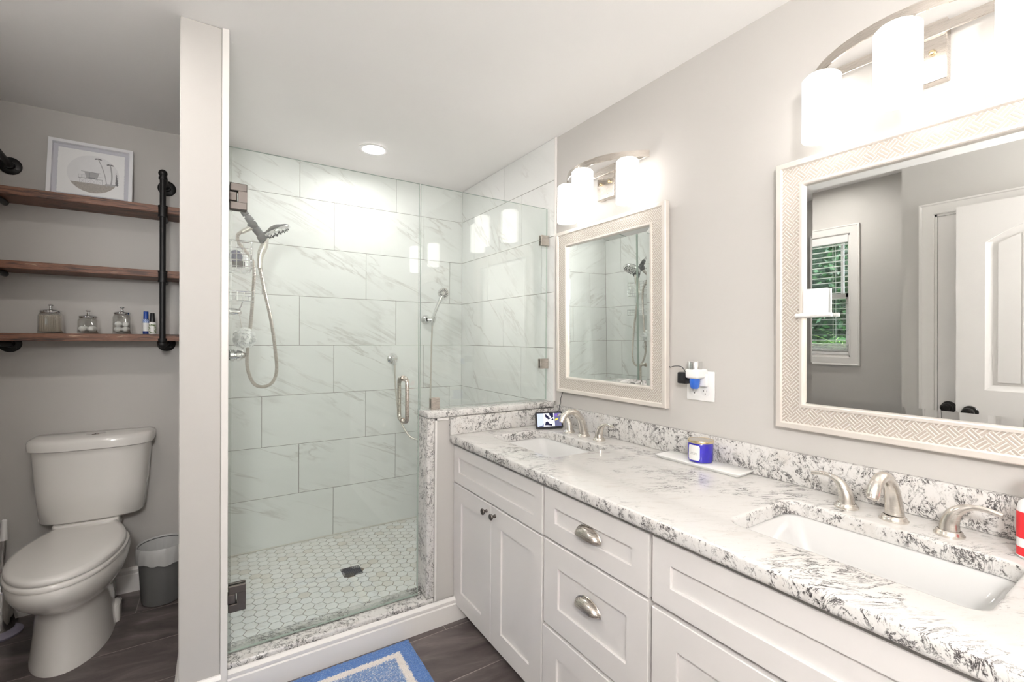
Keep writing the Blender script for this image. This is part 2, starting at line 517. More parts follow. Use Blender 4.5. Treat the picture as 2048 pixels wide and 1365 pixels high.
# baseboards
def baseboard(bm, p0, p1, nrm, h=0.125, t=0.016):
    """moulding profile swept straight from p0 to p1, sticking out along nrm"""
    prof = [(0, 0), (t, 0), (t, h*0.72), (t*0.75, h*0.76), (t*0.85, h*0.82), (t*0.85, h*0.90), (t*0.35, h*0.99), (0, h)]
    p0 = Vector(p0); p1 = Vector(p1); n = Vector(nrm)
    loft(bm, [[p+n*a+Vector((0, 0, z)) for a, z in prof] for p in (p0, p1)])
bm = nb(); baseboard(bm, (XL, BA, 0), (XP0, BA, 0), (0, -1, 0))
struct('baseboard_back', bm, M['trim'])
bm = nb(); baseboard(bm, (XP0, YP-0.016, 0), (XP0, BA, 0), (-1, 0, 0)); baseboard(bm, (XP0, YP, 0), (XP1+0.002, YP, 0), (0, -1, 0))
struct('baseboard_divider', bm, M['trim'])
bm = nb(); baseboard(bm, (XL, YN, 0), (XL, BA, 0), (1, 0, 0)); baseboard(bm, (XL, YN, 0), (XD, YN, 0), (0, 1, 0))
struct('baseboard_left', bm, M['trim'])
bm = nb(); baseboard(bm, (0.031, 1.982, 0), (1.022, 1.982, 0), (0, -1, 0), 0.112, 0.018)
struct('baseboard_shower', bm, M['trim'])
bm = nb(); baseboard(bm, (XD, 1.0, 0), (XD, YN, 0), (1, 0, 0)); baseboard(bm, (XD, YR, 0), (XD, 0.09, 0), (1, 0, 0))
struct('baseboard_entry', bm, M['trim'])

# ------------------------------------------------------------------ shower tile
rowz = [2.447]+[2.2148-0.3075*i for i in range(8)]
def tiles_back():
    bm = nb(); box(bm, 0.02, W, B+0.002, B+0.01, 0, H)
    t = nb()
    for i in range(8):
        z1, z0 = rowz[i], max(rowz[i+1], 0.055)
        off = 0.43+0.2047*(i % 3)
        x = off-0.6147*2
        while x < W:
            a0, a1 = max(x, 0.03), min(x+0.6147, W-0.008)
            if a1-a0 > 0.01: box(t, a0+0.0014, a1-0.0014, B, B+0.006, z0+0.0014, z1-0.0014, 0.0006)
            x += 0.6147
    merge(bm, t, mi=1)
    return bm
struct('wall_shower_back', tiles_back(), [M['grout'], M['marble_x']], smooth=False)
def tiles_side(xf, sgn, y0w, off0):
    """xf: visible face, sgn +1 means the wall body lies on +x"""
    bm = nb(); box(bm, xf+sgn*0.002, xf+sgn*0.010, y0w+0.002, B, 0.0, H)
    t = nb()
    for i in range(8):
        z1, z0 = rowz[i], max(rowz[i+1], 0.055)
        off = off0-0.2047*(i % 3)
        y = off-0.6147*3
        while y < B:
            a0, a1 = max(y, y0w), min(y+0.6147, B)
            if a1-a0 > 0.01: box(t, xf, xf+sgn*0.006, a0+0.0014, a1-0.0014, z0+0.0014, z1-0.0014, 0.0006)
            y += 0.6147
    merge(bm, t, mi=1)
    return bm
struct('wall_shower_right', tiles_side(W-0.010, 1, 1.995, 2.52), [M['grout'], M['marble_y']], smooth=False)
struct('wall_shower_left', tiles_side(0.030, -1, YP+0.004, 2.52), [M['grout'], M['marble_y']], smooth=False)
# thin white edge trims where the tile stops
struct('trim_1', one(box, W-0.013, W, 1.984, 1.9945, 1.0, H, 0.002), M['trim'])
bm = nb(); box(bm, XP1, 0.0335, YP-0.006, YP+0.003, 0, H, 0.0015); box(bm, XP1, 0.028, YP, 1.985, 0, 0.13)
struct('trim_2', bm, M['trim'])
# shower floor: hex mosaic
def hexfloor():
    bm = nb(); box(bm, 0.02, W, 2.10, B+0.002, 0.0, 0.0575)
    t = nb()
    p = 0.0555; R = p/math.sqrt(3)
    x0, x1, y0, y1 = 0.031, W-0.012, 2.105, B-0.001
    i = 0; x = x0
    def clip(poly):
        for ax, lim, s in ((0, x0, 1), (0, x1, -1), (1, y0, 1), (1, y1, -1)):
            out = []
            for k in range(len(poly)):
                a, b2 = poly[k-1], poly[k]
                ia, ib = (a[ax]-lim)*s >= 0, (b2[ax]-lim)*s >= 0
                if ia != ib:
                    tt = (lim-a[ax])/(b2[ax]-a[ax]); out.append((a[0]+(b2[0]-a[0])*tt, a[1]+(b2[1]-a[1])*tt))
                if ib: out.append(b2)
            poly = out
            if len(poly) < 3: return None
        return poly
    r = R-0.0019
    while x < x1+R:
        y = y0+(p/2 if i % 2 else 0)
        while y < y1+p:
            if not (0.575 < x < 0.672 and 2.532 < y < 2.632):
                poly = clip([(x+r*math.cos(PI/3*k), y+r*math.sin(PI/3*k)) for k in range(6)])
                if poly: loft(t, [[(a, b2, 0.0570) for a, b2 in poly], [(a, b2, 0.0600) for a, b2 in poly]], cap0=False)
            y += p
        x += R*1.5; i += 1
    merge(bm, t, mi=1)
    return bm
struct('floor_shower', hexfloor(), [M['grout_hex'], M['hex']], smooth=False)
struct('trim_3', one(box, 0.031, W-0.011, B-0.006, B, 0.06, 0.068, 0.002), M['caulk'])
# granite curb, jamb and cap
bm = nb(); box(bm, 0.029, 0.852, YT, 2.125, 0.098, 0.130, 0.008, 3)
struct('trim_4', bm, M['granite'])
struct('trim_5', one(box, 0.816, 0.855, YT, 2.125, 0.130, 0.968, 0.010, 3), M['granite_fine'])
struct('trim_6', one(box, 0.816, W-0.013, YT-0.004, 2.125, 0.968, 1.0, 0.009, 3), M['granite_fine'])
bm = nb(); box(bm, 0.0290, 0.86, 1.992, 2.12, 0, 0.098); struct('trim_7', bm, M['trim'])
bm = nb(); box(bm, 0.8555, 0.866, 1.990, 2.0, 0.11, 0.967, 0.001); box(bm, 0.8555, 0.925, 1.990, 2.0, 0.955, 0.967, 0.001)
struct('trim_8', bm, M['trim'])

# ------------------------------------------------------------------ shower glass
GY = 2.05
def pane(name, x0, x1, z0, z1, parent, hole=None):
    bm = nb(); box(bm, x0, x1, GY-0.005, GY+0.005, z0, z1)
    for f in bm.faces:
        n = f.normal if f.normal.length > 0 else None
        f.normal_update()
        if abs(f.normal.y) < 0.5: f.material_index = 1
    return obj(name, bm, [M['glass'], M['glass_edge']], parent, smooth=False)
sd = thing('shower_door', 'frameless clear glass shower door hinged on the left with a loop handle', 'shower door', (0.03, GY, 0.13))
pane('glass_pane', 0.036, 0.796, 0.136, 2.065, sd)
def hinge(zc):
    bm = nb()
    for s in (-1, 1):
        y0 = GY+s*0.0055; y1 = GY+s*0.019
        # U-shaped clamp around the pivot block
        box(bm, 0.037, 0.095, y0, y1, zc+0.020, zc+0.050, 0.0025)
        box(bm, 0.037, 0.095, y0, y1, zc-0.050, zc-0.020, 0.0025)
        box(bm, 0.066, 0.095, y0, y1, zc-0.021, zc+0.021, 0.0)
    h = obj('hinge', bm, M['nickel_dk'], sd); h['label'] = 'dark brushed metal hinge plate'
    bm = nb(); box(bm, 0.0325, 0.062, GY-0.017, GY+0.017, zc-0.018, zc+0.018, 0.003)
    box(bm, 0.0302, 0.0335, GY-0.026, GY+0.026, zc-0.050, zc+0.050, 0.0008)
    obj('pivot_block', bm, M['nickel_dk'], h)
hinge(1.876); hinge(0.343)
bm = nb(); box(bm, 0.0312, 0.046, GY-0.006, GY+0.006, 0.40, 1.82, 0.001); box(bm, 0.0312, 0.046, GY-0.006, GY+0.006, 1.93, 2.065, 0.001); box(bm, 0.0312, 0.046, GY-0.006, GY+0.006, 0.132, 0.285, 0.001)
obj('edge_seal', bm, M['seal'], sd)
bm = nb(); box(bm, 0.046, 0.795, GY-0.007, GY+0.007, 0.131, 0.150, 0.001)
obj('bottom_sweep', bm, M['seal'], sd)
def dhandle():
    bm = nb()
    for s in (-1, 1):
        pts = []
        y = GY+s*0.052; r = 0.028
        x = 0.722
        path = [(x, GY+s*0.006, 1.155), (x, GY+s*0.030, 1.155)]
        for k in range(1, 7):
            a = PI/2*k/6; path.append((x, GY+s*(0.030+0.024*math.sin(a)), 1.155-0.024*(1-math.cos(a))))
        path.append((x, GY+s*0.054, 1.05))
        for k in range(0, 7):
            a = PI/2*k/6; path.append((x, GY+s*(0.030+0.024*math.cos(a)), 0.984-0.024*math.sin(a)))
        path.append((x, GY+s*0.006, 0.960))
        tube(bm, path, 0.0095, 14)
        for z in (1.155, 0.960): cyl(bm, (x, GY+s*0.005, z), (x, GY+s*0.010, z), 0.013, seg=18)
    return bm
h = obj('handle', dhandle(), M['nickel'], sd); h['label'] = 'brushed nickel loop pull on both sides of the glass'
gp = thing('shower_screen', 'fixed clear glass panel standing on the granite cap beside the shower door', 'glass panel', (1.17, GY, 1.0))
pane('glass_pane', 0.803, 1.543, 1.003, 2.065, gp)
def clip(x0, x1, z0, z1, foot):
    bm = nb()
    for s in (-1, 1): box(bm, x0, x1, GY+s*0.0055, GY+s*0.013, z0, z1, 0.002)
    if foot == 'down': box(bm, x0, x1, GY-0.013, GY+0.013, z0-0.001, z0+0.003)
    else: box(bm, x1-0.003, x1+0.005, GY-0.013, GY+0.013, z0, z1)
    obj('clip', bm, M['nickel'], gp)
clip(0.855, 0.900, 1.001, 1.056, 'down')
clip(1.496, 1.545, 1.858, 1.915, 'side')
clip(1.496, 1.545, 1.178, 1.232, 'side')

# ------------------------------------------------------------------ shower fittings on the left wall
XS = 0.030; YS = 2.60
sh = thing('shower_set', 'brushed nickel combination shower head with dark swivel and long looping hose', 'shower head', (XS, YS, 1.99))
bm = nb(); lathe(bm, [(0, 0.001), (0.030, 0.001), (0.030, 0.004), (0.022, 0.010), (0.010, 0.012)], (XS, YS, 1.995), (1, 0, 0)); 
tube(bm, smooth_path([(XS+0.005, YS, 1.995), (0.055, YS, 1.995), (0.085, YS, 1.978), (0.108, YS, 1.950)], 6), 0.0095, 12)
obj('arm', bm, M['chrome'], sh)
D = Vector((0.60, 0, -0.80))
p = Vector((0.104, YS, 1.957))
bm = nb()
cyl(bm, p, p+D*0.022, 0.015, 0.0165, 12); cyl(bm, p+D*0.022, p+D*0.030, 0.010)
cyl(bm, p+D*0.030, p+D*0.056, 0.0165, 0.0185, 14)
sphere(bm, (0.145, YS, 1.893), 0.0235); cyl(bm, (0.145, YS-0.026, 1.893), (0.145, YS+0.026, 1.893), 0.019, seg=20)
cyl(bm, (0.157, YS, 1.880), (0.178, YS, 1.852), 0.0195, 0.0175, 14); cyl(bm, (0.178, YS, 1.852), (0.200, YS, 1.828), 0.022, 0.030, 14)
o = obj('swivel', bm, M['rubber'], sh); o['label'] = 'dark grey swivel bracket'
# tilted dish: plane rises to the right
ax = Vector((-0.50, 0.0, 0.866))     # back normal of the dish
cdish = Vector((0.250, YS, 1.878))
bm = nb()
lathe(bm, [(0, 0.030), (0.020, 0.029), (0.035, 0.022), (0.058, 0.014), (0.068, 0.006), (0.069, 0.002)], cdish, ax, 36)
o = obj('dish_back', bm, M['rubber'], sh); o['label'] = 'dark grey back of the round head'
bm = nb()
lathe(bm, [(0.069, 0.004), (0.071, -0.002), (0.069, -0.010), (0.060, -0.013), (0, -0.013)], cdish, ax, 36)
dsh = obj('dish_face', bm, M['chrome'], sh)
bm = nb()
u, v = frame_of(ax)
for rr, nn in ((0.055, 16), (0.040, 12), (0.022, 8)):
    for k in range(nn):
        a = 2*PI*k/nn; q = cdish+(u*math.cos(a)+v*math.sin(a))*rr-ax*0.012
        cyl(bm, q, q-ax*0.006, 0.0034, 0.002, 6)
obj('nozzles', bm, M['rubber'], dsh)
bm = nb()
tube(bm, smooth_path([(0.205, YS, 1.838), (0.196, YS, 1.800), (0.182, YS, 1.760), (0.176, YS, 1.720)], 6), [0.012, 0.012, 0.0135, 0.0145, 0.0155, 0.0165, 0.0172, 0.0178, 0.018, 0.018, 0.0178, 0.0172, 0.0165, 0.0158, 0.015, 0.0145, 0.014, 0.0135, 0.0135], 16)
cyl(bm, (0.1765, YS, 1.722), (0.1755, YS, 1.685), 0.0125, 0.0115)
obj('hand_wand', bm, M['nickel_lt'], sh)
bm = nb()
cyl(bm, (0.140, YS-0.012, 1.880), (0.098, YS-0.012, 1.852), 0.0125, 0.0115)
obj('hose_nut', bm, M['nickel_lt'], sh)
def hose(bm, pts, r, pitch=0.004):
    path = smooth_path(pts, 14)
    # resample evenly and ripple the radius
    d = [0]
    for a, b2 in zip(path, path[1:]): d.append(d[-1]+(b2-a).length)
    tot = d[-1]; n = int(tot/(pitch/2)); out = []; j = 0
    for i in range(n+1):
        s = tot*i/n
        while j < len(d)-2 and d[j+1] < s: j += 1
        f = (s-d[j])/max(1e-9, d[j+1]-d[j]); out.append(path[j].lerp(path[j+1], min(1, f)))
    tube(bm, out, [r*(1.0 if i % 2 else 0.86) for i in range(len(out))], 10)
bm = nb()
hose(bm, [(0.098, YS-0.012, 1.852), (0.082, YS-0.013, 1.835), (0.084, YS-0.015, 1.80), (0.110, YS-0.018, 1.765), (0.140, YS-0.02, 1.725), (0.150, YS-0.02, 1.67), (0.148, YS-0.02, 1.58),
          (0.138, YS-0.02, 1.42), (0.124, YS-0.02, 1.28), (0.124, YS-0.02, 1.19), (0.150, YS-0.01, 1.115), (0.192, YS, 1.093), (0.235, YS, 1.115), (0.253, YS, 1.175), (0.246, YS, 1.28),
          (0.228, YS, 1.42), (0.200, YS, 1.56), (0.176, YS, 1.686)], 0.0085)
obj('hose', bm, M['nickel'], sh)

# valve
sv = thing('shower_valve', 'chrome pointed shower valve handle low on the left tiled wall', 'valve', (XS, 2.60, 1.253))
bm = nb(); lathe(bm, [(0, 0.001), (0.075, 0.001), (0.078, 0.004), (0.060, 0.012), (0.032, 0.016), (0.026, 0.018)], (XS, 2.60, 1.253), (1, 0, 0), 36); obj('escutcheon', bm, M['chrome'], sv)
bm = nb(); lathe(bm, [(0.022, 0.018), (0.030, 0.024), (0.030, 0.038), (0.024, 0.041), (0.024, 0.046), (0.030, 0.050), (0.028, 0.066), (0.018, 0.084), (0.007, 0.098), (0, 0.101)], (XS, 2.60, 1.253), (1, 0, 0), 28); obj('knob', bm, M['chrome'], sv)

# caddy
def wirebox(bm, x0, x1, y0, y1, z0, z1, nx, nyy, nz, r=0.0016):
    for z in [z0+(z1-z0)*k/nz for k in range(nz+1)]:
        tube(bm, [(a, b2, z) for a, b2 in rrect((x0+x1)/2, (y0+y1)/2, (x1-x0)/2, (y1-y0)/2, 0.02, 4)], r*(1.5 if z == z1 else 1), 6, closed=True)
    for k in range(nx+1):
        x = x0+0.012+(x1-x0-0.024)*k/nx
        tube(bm, [(x, y0, z1), (x, y0, z0), (x, y1, z0), (x, y1, z1)], r, 6)
    for k in range(1, nyy):
        y = y0+(y1-y0)*k/nyy
        tube(bm, [(x0, y, z1), (x0, y, z0), (x1, y, z0), (x1, y, z1)], r, 6)
cd = thing('shower_caddy', 'chrome wire shower caddy with three trays hanging on the left tiled wall', 'caddy', (XS, 2.62, 1.45))
bm = nb()
tube(bm, [(0.036, 2.50, 1.90), (0.036, 2.50, 1.46)], 0.0028, 8); tube(bm, [(0.036, 2.74, 1.90), (0.036, 2.74, 1.46)], 0.0028, 8)
tube(bm, [(0.036, 2.50, 1.90), (0.036, 2.74, 1.90)], 0.0028, 8)
obj('frame', bm, M['chrome'], cd)
obj('basket', one(wirebox, 0.036, 0.140, 2.48, 2.76, 1.672, 1.785, 3, 6, 4), M['chrome'], cd)
bm = nb(); wirebox(bm, 0.036, 0.147, 2.48, 2.76, 1.510, 1.555, 3, 6, 2); box(bm, 0.04, 0.142, 2.485, 2.755, 1.508, 1.512, 0.001)
obj('tray', bm, M['chrome'], cd)
bm = nb(); tube(bm, [(0.040, 2.52, 1.463), (0.080, 2.52, 1.458), (0.094, 2.52, 1.463)], [0.02, 0.022, 0.016], 14, flat=0.8)
tube(bm, smooth_path([(0.10, 2.52, 1.512), (0.094, 2.52, 1.49), (0.086, 2.52, 1.474)], 4), 0.003, 8)
obj('soap_dish', bm, M['chrome'], cd)
rz = thing('scrub_brush', 'dark blue and black round scrubber in the top basket of the caddy', 'brush', (0.075, 2.55, 1.674))
bm = nb(); sphere(bm, (0.072, 2.55, 1.722), 0.030, 18, (1, 1, 1.15)); obj('head', bm, simple('navy_plastic', (0.01, 0.02, 0.09), 0.3, nz=0.1), rz)
bm = nb(); box(bm, 0.055, 0.110, 2.53, 2.57, 1.6745, 1.705, 0.006, 2); obj('base', bm, M['plastic_b'], rz)
# loofah
def loofah():
    bm = nb()
    c = Vector((0.110, 2.56, 1.335))
    for k in range(420):
        d = Vector((random.gauss(0, 1), random.gauss(0, 1), random.gauss(0, 1))).normalized()
        a = Vector((random.gauss(0, 1), random.gauss(0, 1), random.gauss(0, 1))).normalized()
        t = d.cross(a).normalized(); b2 = d.cross(t)
        r = random.uniform(0.040, 0.054)
        w2 = random.uniform(0.006, 0.012); h2 = random.uniform(0.006, 0.012)
        q = [c+d*(r-h2)+t*-w2, c+d*r+t*-w2*0.6+b2*0.004, c+d*r+t*w2*0.6-b2*0.004, c+d*(r-h2)+t*w2]
        q = [Vector((max(p.x, 0.054), p.y, p.z)) for p in q]
        bm.faces.new([bm.verts.new(p) for p in q])
    sphere(bm, c, 0.042, 16)
    return bm
lf = thing('loofah', 'white mesh shower puff hanging from the caddy above the chrome valve', 'loofah', (0.11, 2.56, 1.28))
obj('mesh_puff', loofah(), simple('white_netting', (0.90, 0.90, 0.89), 0.7, nz=0.03), lf, recalc=False)
obj('cord', one(tube, [(0.087, 2.54, 1.46), (0.098, 2.55, 1.385)], 0.0018, 6), M['caulk'], lf)

# hand shower on the back wall
hh = thing('hand_shower', 'small chrome hand shower on a wall bracket with its hose on the back tiles', 'hand shower', (1.28, B, 1.47))
bm = nb()
lathe(bm, [(0, 0.001), (0.033, 0.001), (0.035, 0.006), (0.027, 0.018), (0.016, 0.026), (0.014, 0.045)], (1.262, B, 1.475), (0, -1, 0), 28)
cyl(bm, (1.262, B-0.045, 1.475), (1.290, B-0.058, 1.475), 0.015); cyl(bm, (1.294, B-0.06, 1.455), (1.302, B-0.068, 1.497), 0.016, 0.018)
obj('bracket', bm, M['chrome'], hh)
bm = nb()
tube(bm, smooth_path([(1.292, B-0.058, 1.435), (1.300, B-0.066, 1.50), (1.322, B-0.080, 1.575), (1.348, B-0.094, 1.645)], 5), [0.010]*4+[0.0105]*4+[0.0115]*4+[0.013]*4, 14)
obj('handle', bm, M['chrome'], hh)
bm = nb(); hc = Vector((1.357, B-0.098, 1.665)); ha = Vector((-0.25, -0.93, -0.12)).normalized()
lathe(bm, [(0, -0.020), (0.020, -0.018), (0.038, -0.004), (0.040, 0.004), (0.037, 0.010), (0.0, 0.010)], hc, ha, 28)
hd = obj('spray_head', bm, M['chrome'], hh)
bm = nb(); u, v = frame_of(ha)
for k in range(14):
    a = 2*PI*k/14; dd = u*math.cos(a)+v*math.sin(a); q = hc+ha*0.0105
    tube(bm, [q+dd*0.014, q+dd*0.031], 0.0024, 6)
obj('nozzles', bm, M['rubber'], hd)
bm = nb()
hose(bm, [(1.292, B-0.058, 1.438), (1.290, B-0.05, 1.30), (1.288, B-0.045, 1.05), (1.285, B-0.04, 0.80), (1.262, B-0.04, 0.665), (1.20, B-0.04, 0.628), (1.13, B-0.04, 0.66), (1.065, B-0.04, 0.78), (1.036, B-0.042, 0.95), (1.024, B-0.05, 1.10), (1.022, B-0.052, 1.165)], 0.0062)
obj('hose', bm, M['nickel_lt'], hh)
bm = nb(); lathe(bm, [(0, 0.001), (0.034, 0.001), (0.036, 0.005), (0.028, 0.010), (0.022, 0.012), (0.017, 0.034), (0.018, 0.056), (0.010, 0.062), (0, 0.062)], (1.02, B, 1.20), (0, -1, 0), 28)
cyl(bm, (1.021, B-0.05, 1.195), (1.022, B-0.052, 1.160), 0.012, 0.010)
obj('wall_elbow', bm, M['chrome'], hh)

# drain
dr = thing('shower_drain', 'square grey metal drain grate set in the hexagon tile floor', 'drain', (0.623, 2.582, 0.0575))
obj('body', one(box, 0.574, 0.672, 2.533, 2.631, 0.0574, 0.0585), M['rubber'], dr)
bm = nb(); 
g0x, g0y, gs = 0.574, 2.533, 0.098
for k in range(11):
    a = g0x+gs*k/10; box(bm, a-0.0012, a+0.0012, g0y, g0y+gs, 0.0585, 0.0605)
    a = g0y+gs*k/10; box(bm, g0x, g0x+gs, a-0.0022, a+0.0022, 0.0585, 0.0608)
obj('grate', bm, M['nickel_dk'], dr)

# ------------------------------------------------------------------ recessed lights
def can(x, y, label, lens):
    t = thing('ceiling_light', label, 'ceiling light', (x, y, H))
    bm = nb(); lathe(bm, [(0.062, -0.002), (0.084, -0.001), (0.086, -0.006), (0.070, -0.009), (0.062, -0.006)], (x, y, H), (0, 0, 1), 40, closed=True)
    obj('trim_ring', bm, M['plastic_w'], t)
    bm = nb(); lathe(bm, [(0, -0.004), (0.061, -0.004), (0.061, -0.001), (0, -0.001)], (x, y, H), (0, 0, 1), 40)
    obj('lens', bm, lens, t)
can(0.766, 2.70, 'round recessed light glowing in the ceiling over the shower', M['lens_shower'])
can(-0.52, 1.62, 'unseen round recessed light added to brighten the toilet alcove', emis('alcove_fill_lens', (1.0, 0.95, 0.90), ALCOVE_FILL_L))  # added out of view as fill for the alcove
# unseen globe pendant added behind the camera to brighten the room
DX, DY = -0.22, -0.50
dm = thing('fill_globe', 'unseen round white globe pendant added behind the camera as fill light', 'ceiling light', (DX, DY, H))
bm = nb(); lathe(bm, [(0, -0.001), (0.065, -0.001), (0.067, -0.006), (0.060, -0.020), (0.010, -0.024), (0.010, -0.40), (0.045, -0.405), (0.045, -0.425), (0, -0.425)], (DX, DY, H), (0, 0, 1), 40); obj('stem', bm, M['nickel_lt'], dm)
bm = nb(); sphere(bm, (DX, DY, H-0.545), 0.125, 32); obj('globe', bm, M['lens'], dm, sharp=180)

# ------------------------------------------------------------------ vanity cabinets
def shaker(bm, y0, y1, z0, z1, rail=0.055, d=0.02):
    """door / drawer front with recessed flat panel, front face at XC"""
    x0, x1 = XC, XC+d
    # outer body ring + recessed panel with small bevel
    rings = []
    def ring(x, i): return [(x, y0+i, z0+i), (x, y1-i, z0+i), (x, y1-i, z1-i), (x, y0+i, z1-i)]
    loft(bm, [ring(x1, 0), ring(x0+0.002, 0), ring(x0, 0.002), ring(x0, rail-0.001), ring(x0+0.002, rail), ring(x0+0.008, rail), ], cap0=True, cap1=True)
def carcass(t, y0, y1):
    bm = nb()
    # open topped box so the basin hangs inside
    box(bm, XC+0.021, W-0.002, y0, y0+0.016, 0.075, 0.844); box(bm, XC+0.021, W-0.002, y1-0.016, y1, 0.075, 0.844)
    box(bm, XC+0.021, W-0.002, y0+0.016, y1-0.016, 0.075, 0.093); box(bm, W-0.012, W-0.002, y0+0.016, y1-0.016, 0.093, 0.844)
    box(bm, XC+0.021, XC+0.040, y0+0.016, y1-0.016, 0.093, 0.844)
    obj('body', bm, M['cab'], t)
    bm = nb(); box(bm, 1.022, W-0.002, y0, y1, 0.0, 0.075); obj('toe_kick', bm, M['cab'], t)
def knob(parent, y, z):
    bm = nb()
    lathe(bm, [(0, -0.001), (0.0075, -0.001), (0.0065, 0.003), (0.0050, 0.009), (0.0060, 0.013), (0.0115, 0.017), (0.0135, 0.021), (0.0120, 0.0245), (0, 0.0265)], (XC, y, z), (-1, 0, 0), 24)
    o = obj('knob', bm, M['nickel_dk'], parent); o['label'] = 'round metal knob'
def cup_pull(parent, yc, zc):
    """bin pull: quarter dome, flat back on the drawer, open at the bottom"""
    bm = nb(); hw = 0.053; hh = 0.034; dep = 0.026
    n = 22; m = 8
    def shell(s):
        rows = []
        for j in range(m+1):
            b2 = PI/2*j/m   # 0: at the back rim, pi/2: front lip
            row = []
            for i in range(n+1):
                a = PI*i/n
                yy = math.cos(a)*hw; zz = math.sin(a)*hh
                k = math.cos(b2)
                row.append(bm.verts.new((XC-0.002-dep*s*math.sin(b2)*(0.25+0.75*math.sin(a)**0.5 if a not in (0, PI) else 0.25), yc+yy*s*(0.80+0.20*k), zc-0.012+zz*s*(0.12+0.88*k))))
            rows.append(row)
        for j in range(m):
            for i in range(n): bm.faces.new((rows[j][i], rows[j][i+1], rows[j+1][i+1], rows[j+1][i]))
        return rows
    a = shell(1.0); b2 = shell(0.94)
    for i in range(n):
        bm.faces.new((a[m][i], a[m][i+1], b2[m][i+1], b2[m][i])); bm.faces.new((a[0][i], b2[0][i], b2[0][i+1], a[0][i+1]))
    for j in range(m):
        bm.faces.new((a[j][0], a[j+1][0], b2[j+1][0], b2[j][0])); bm.faces.new((a[j][n], b2[j][n], b2[j+1][n], a[j+1][n]))
    # thin rim flange
    pts = [(XC-0.0015, yc+math.cos(PI*i/24)*(hw+0.002), zc-0.012+math.sin(PI*i/24)*(hh+0.002)) for i in range(25)]
    tube(bm, pts, 0.0022, 6)
    o = obj('cup_pull', bm, M['nickel'], parent, sharp=50); o['label'] = 'brushed nickel cup pull'
def front(name, t, y0, y1, z0, z1, rail=0.055):
    bm = nb(); shaker(bm, y0, y1, z0, z1, rail); return obj(name, bm, M['cab'], t, sharp=25)
# sink cabinet at the half wall
ca = thing('vanity_cabinet', 'white shaker sink cabinet with two knobbed doors beside the shower half wall', 'cabinet', (XC+0.02, 1.64, 0))
carcass(ca, 1.279, 1.998)
front('drawer_front', ca, 1.285, 1.994, 0.657, 0.830, 0.052)
d1 = front('door', ca, 1.642, 1.994, 0.077, 0.650, 0.078); knob(d1, 1.674, 0.617)
d2 = front('door', ca, 1.285, 1.639, 0.077, 0.650, 0.078); knob(d2, 1.605, 0.617)
cb = thing('vanity_cabinet', 'white shaker drawer cabinet with metal cup pulls in the middle of the vanity', 'cabinet', (XC+0.02, 1.044, 0))
carcass(cb, 0.811, 1.279)
q = front('drawer', cb, 0.816, 1.274, 0.660, 0.830, 0.060); cup_pull(q, 1.047, 0.745)
q = front('drawer', cb, 0.816, 1.274, 0.362, 0.652, 0.078); cup_pull(q, 1.047, 0.526)
q = front('drawer', cb, 0.816, 1.280, 0.077, 0.350, 0.078); cup_pull(q, 1.047, 0.235)
cc = thing('vanity_cabinet', 'white shaker sink cabinet nearest the camera under the second sink', 'cabinet', (XC+0.02, 0.45, 0))
carcass(cc, 0.06, 0.811)
front('drawer_front', cc, 0.066, 0.805, 0.659, 0.830, 0.058)
q = front('door', cc, 0.437, 0.805, 0.077, 0.646, 0.078); knob(q, 0.468, 0.615)
q = front('door', cc, 0.066, 0.434, 0.077, 0.646, 0.078); knob(q, 0.403, 0.615)

# ------------------------------------------------------------------ countertop with two sink cutouts
SY = (1.632, 0.447)     # sink centres
SX = 1.240; SHX, SHY = 0.150, 0.232
def slab():
    bm = nb()
    x0, x1, y0, y1 = 0.932, W-0.0005, 0.04, 1.9985
    def loop(pts):
        vs = [bm.verts.new((a, b2, ZC)) for a, b2 in pts]
        return [bm.edges.new((vs[i], vs[(i+1) % len(vs)])) for i in range(len(vs))]
    E = loop([(x0, y0), (x1, y0), (x1, y1), (x0, y1)])
    holes = []
    for sy in SY: holes += loop(rrect(SX, sy, SHX, SHY, 0.035, 6))
    bmesh.ops.triangle_fill(bm, use_beauty=True, use_dissolve=False, edges=E+holes)
    faces = bm.faces[:]
    # drop any triangle inside a hole
    for f in faces[:]:
        c = f.calc_center_median()
        for sy in SY:
            if abs(c.x-SX) < SHX-0.03 and abs(c.y-sy) < SHY-0.03:
                n = [v.co for v in f.verts]
                if all(abs(v.x-SX) <= SHX+1e-5 and abs(v.y-sy) <= SHY+1e-5 for v in n):
                    faces.remove(f); bm.faces.remove(f); break
    ret = bmesh.ops.extrude_face_region(bm, geom=faces)
    vs = [g for g in ret['geom'] if isinstance(g, bmesh.types.BMVert)]
    bmesh.ops.translate(bm, verts=vs, vec=(0, 0, -0.038))
    bmesh.ops.recalc_face_normals(bm, faces=bm.faces)
    be = []
    for e in bm.edges:
        if len(e.link_faces) == 2:
            a, b2 = e.link_faces
            if abs(a.normal.z) > 0.9 and abs(b2.normal.z) < 0.1 or abs(b2.normal.z) > 0.9 and abs(a.normal.z) < 0.1:
                m2 = (e.verts[0].co+e.verts[1].co)/2
                if m2.x < x1-0.01 and m2.y < y1-0.01 and m2.z > ZC-0.01 or (abs(m2.x-x0) < 1e-4): be.append(e)
    bmesh.ops.bevel(bm, geom=be, offset=0.009, segments=4, affect='EDGES', profile=0.5)
    # front edge and hole walls get the speckled variant
    for f in bm.faces:
        f.normal_update()
        f.material_index = 0 if f.normal.z > 0.8 else 1
    return bm
ct = obj('countertop', slab(), [M['granite_top'], M['granite']], sharp=25)
tag(ct, 'white and black speckled granite countertop with two sink cutouts', 'countertop')
bs = obj('backsplash', one(box, W-0.0205, W-0.0005, 0.04, 1.976, ZC+0.0004, 0.983, 0.003, 2), M['granite'])
tag(bs, 'long speckled granite backsplash strip along the wall under the mirrors', 'backsplash')
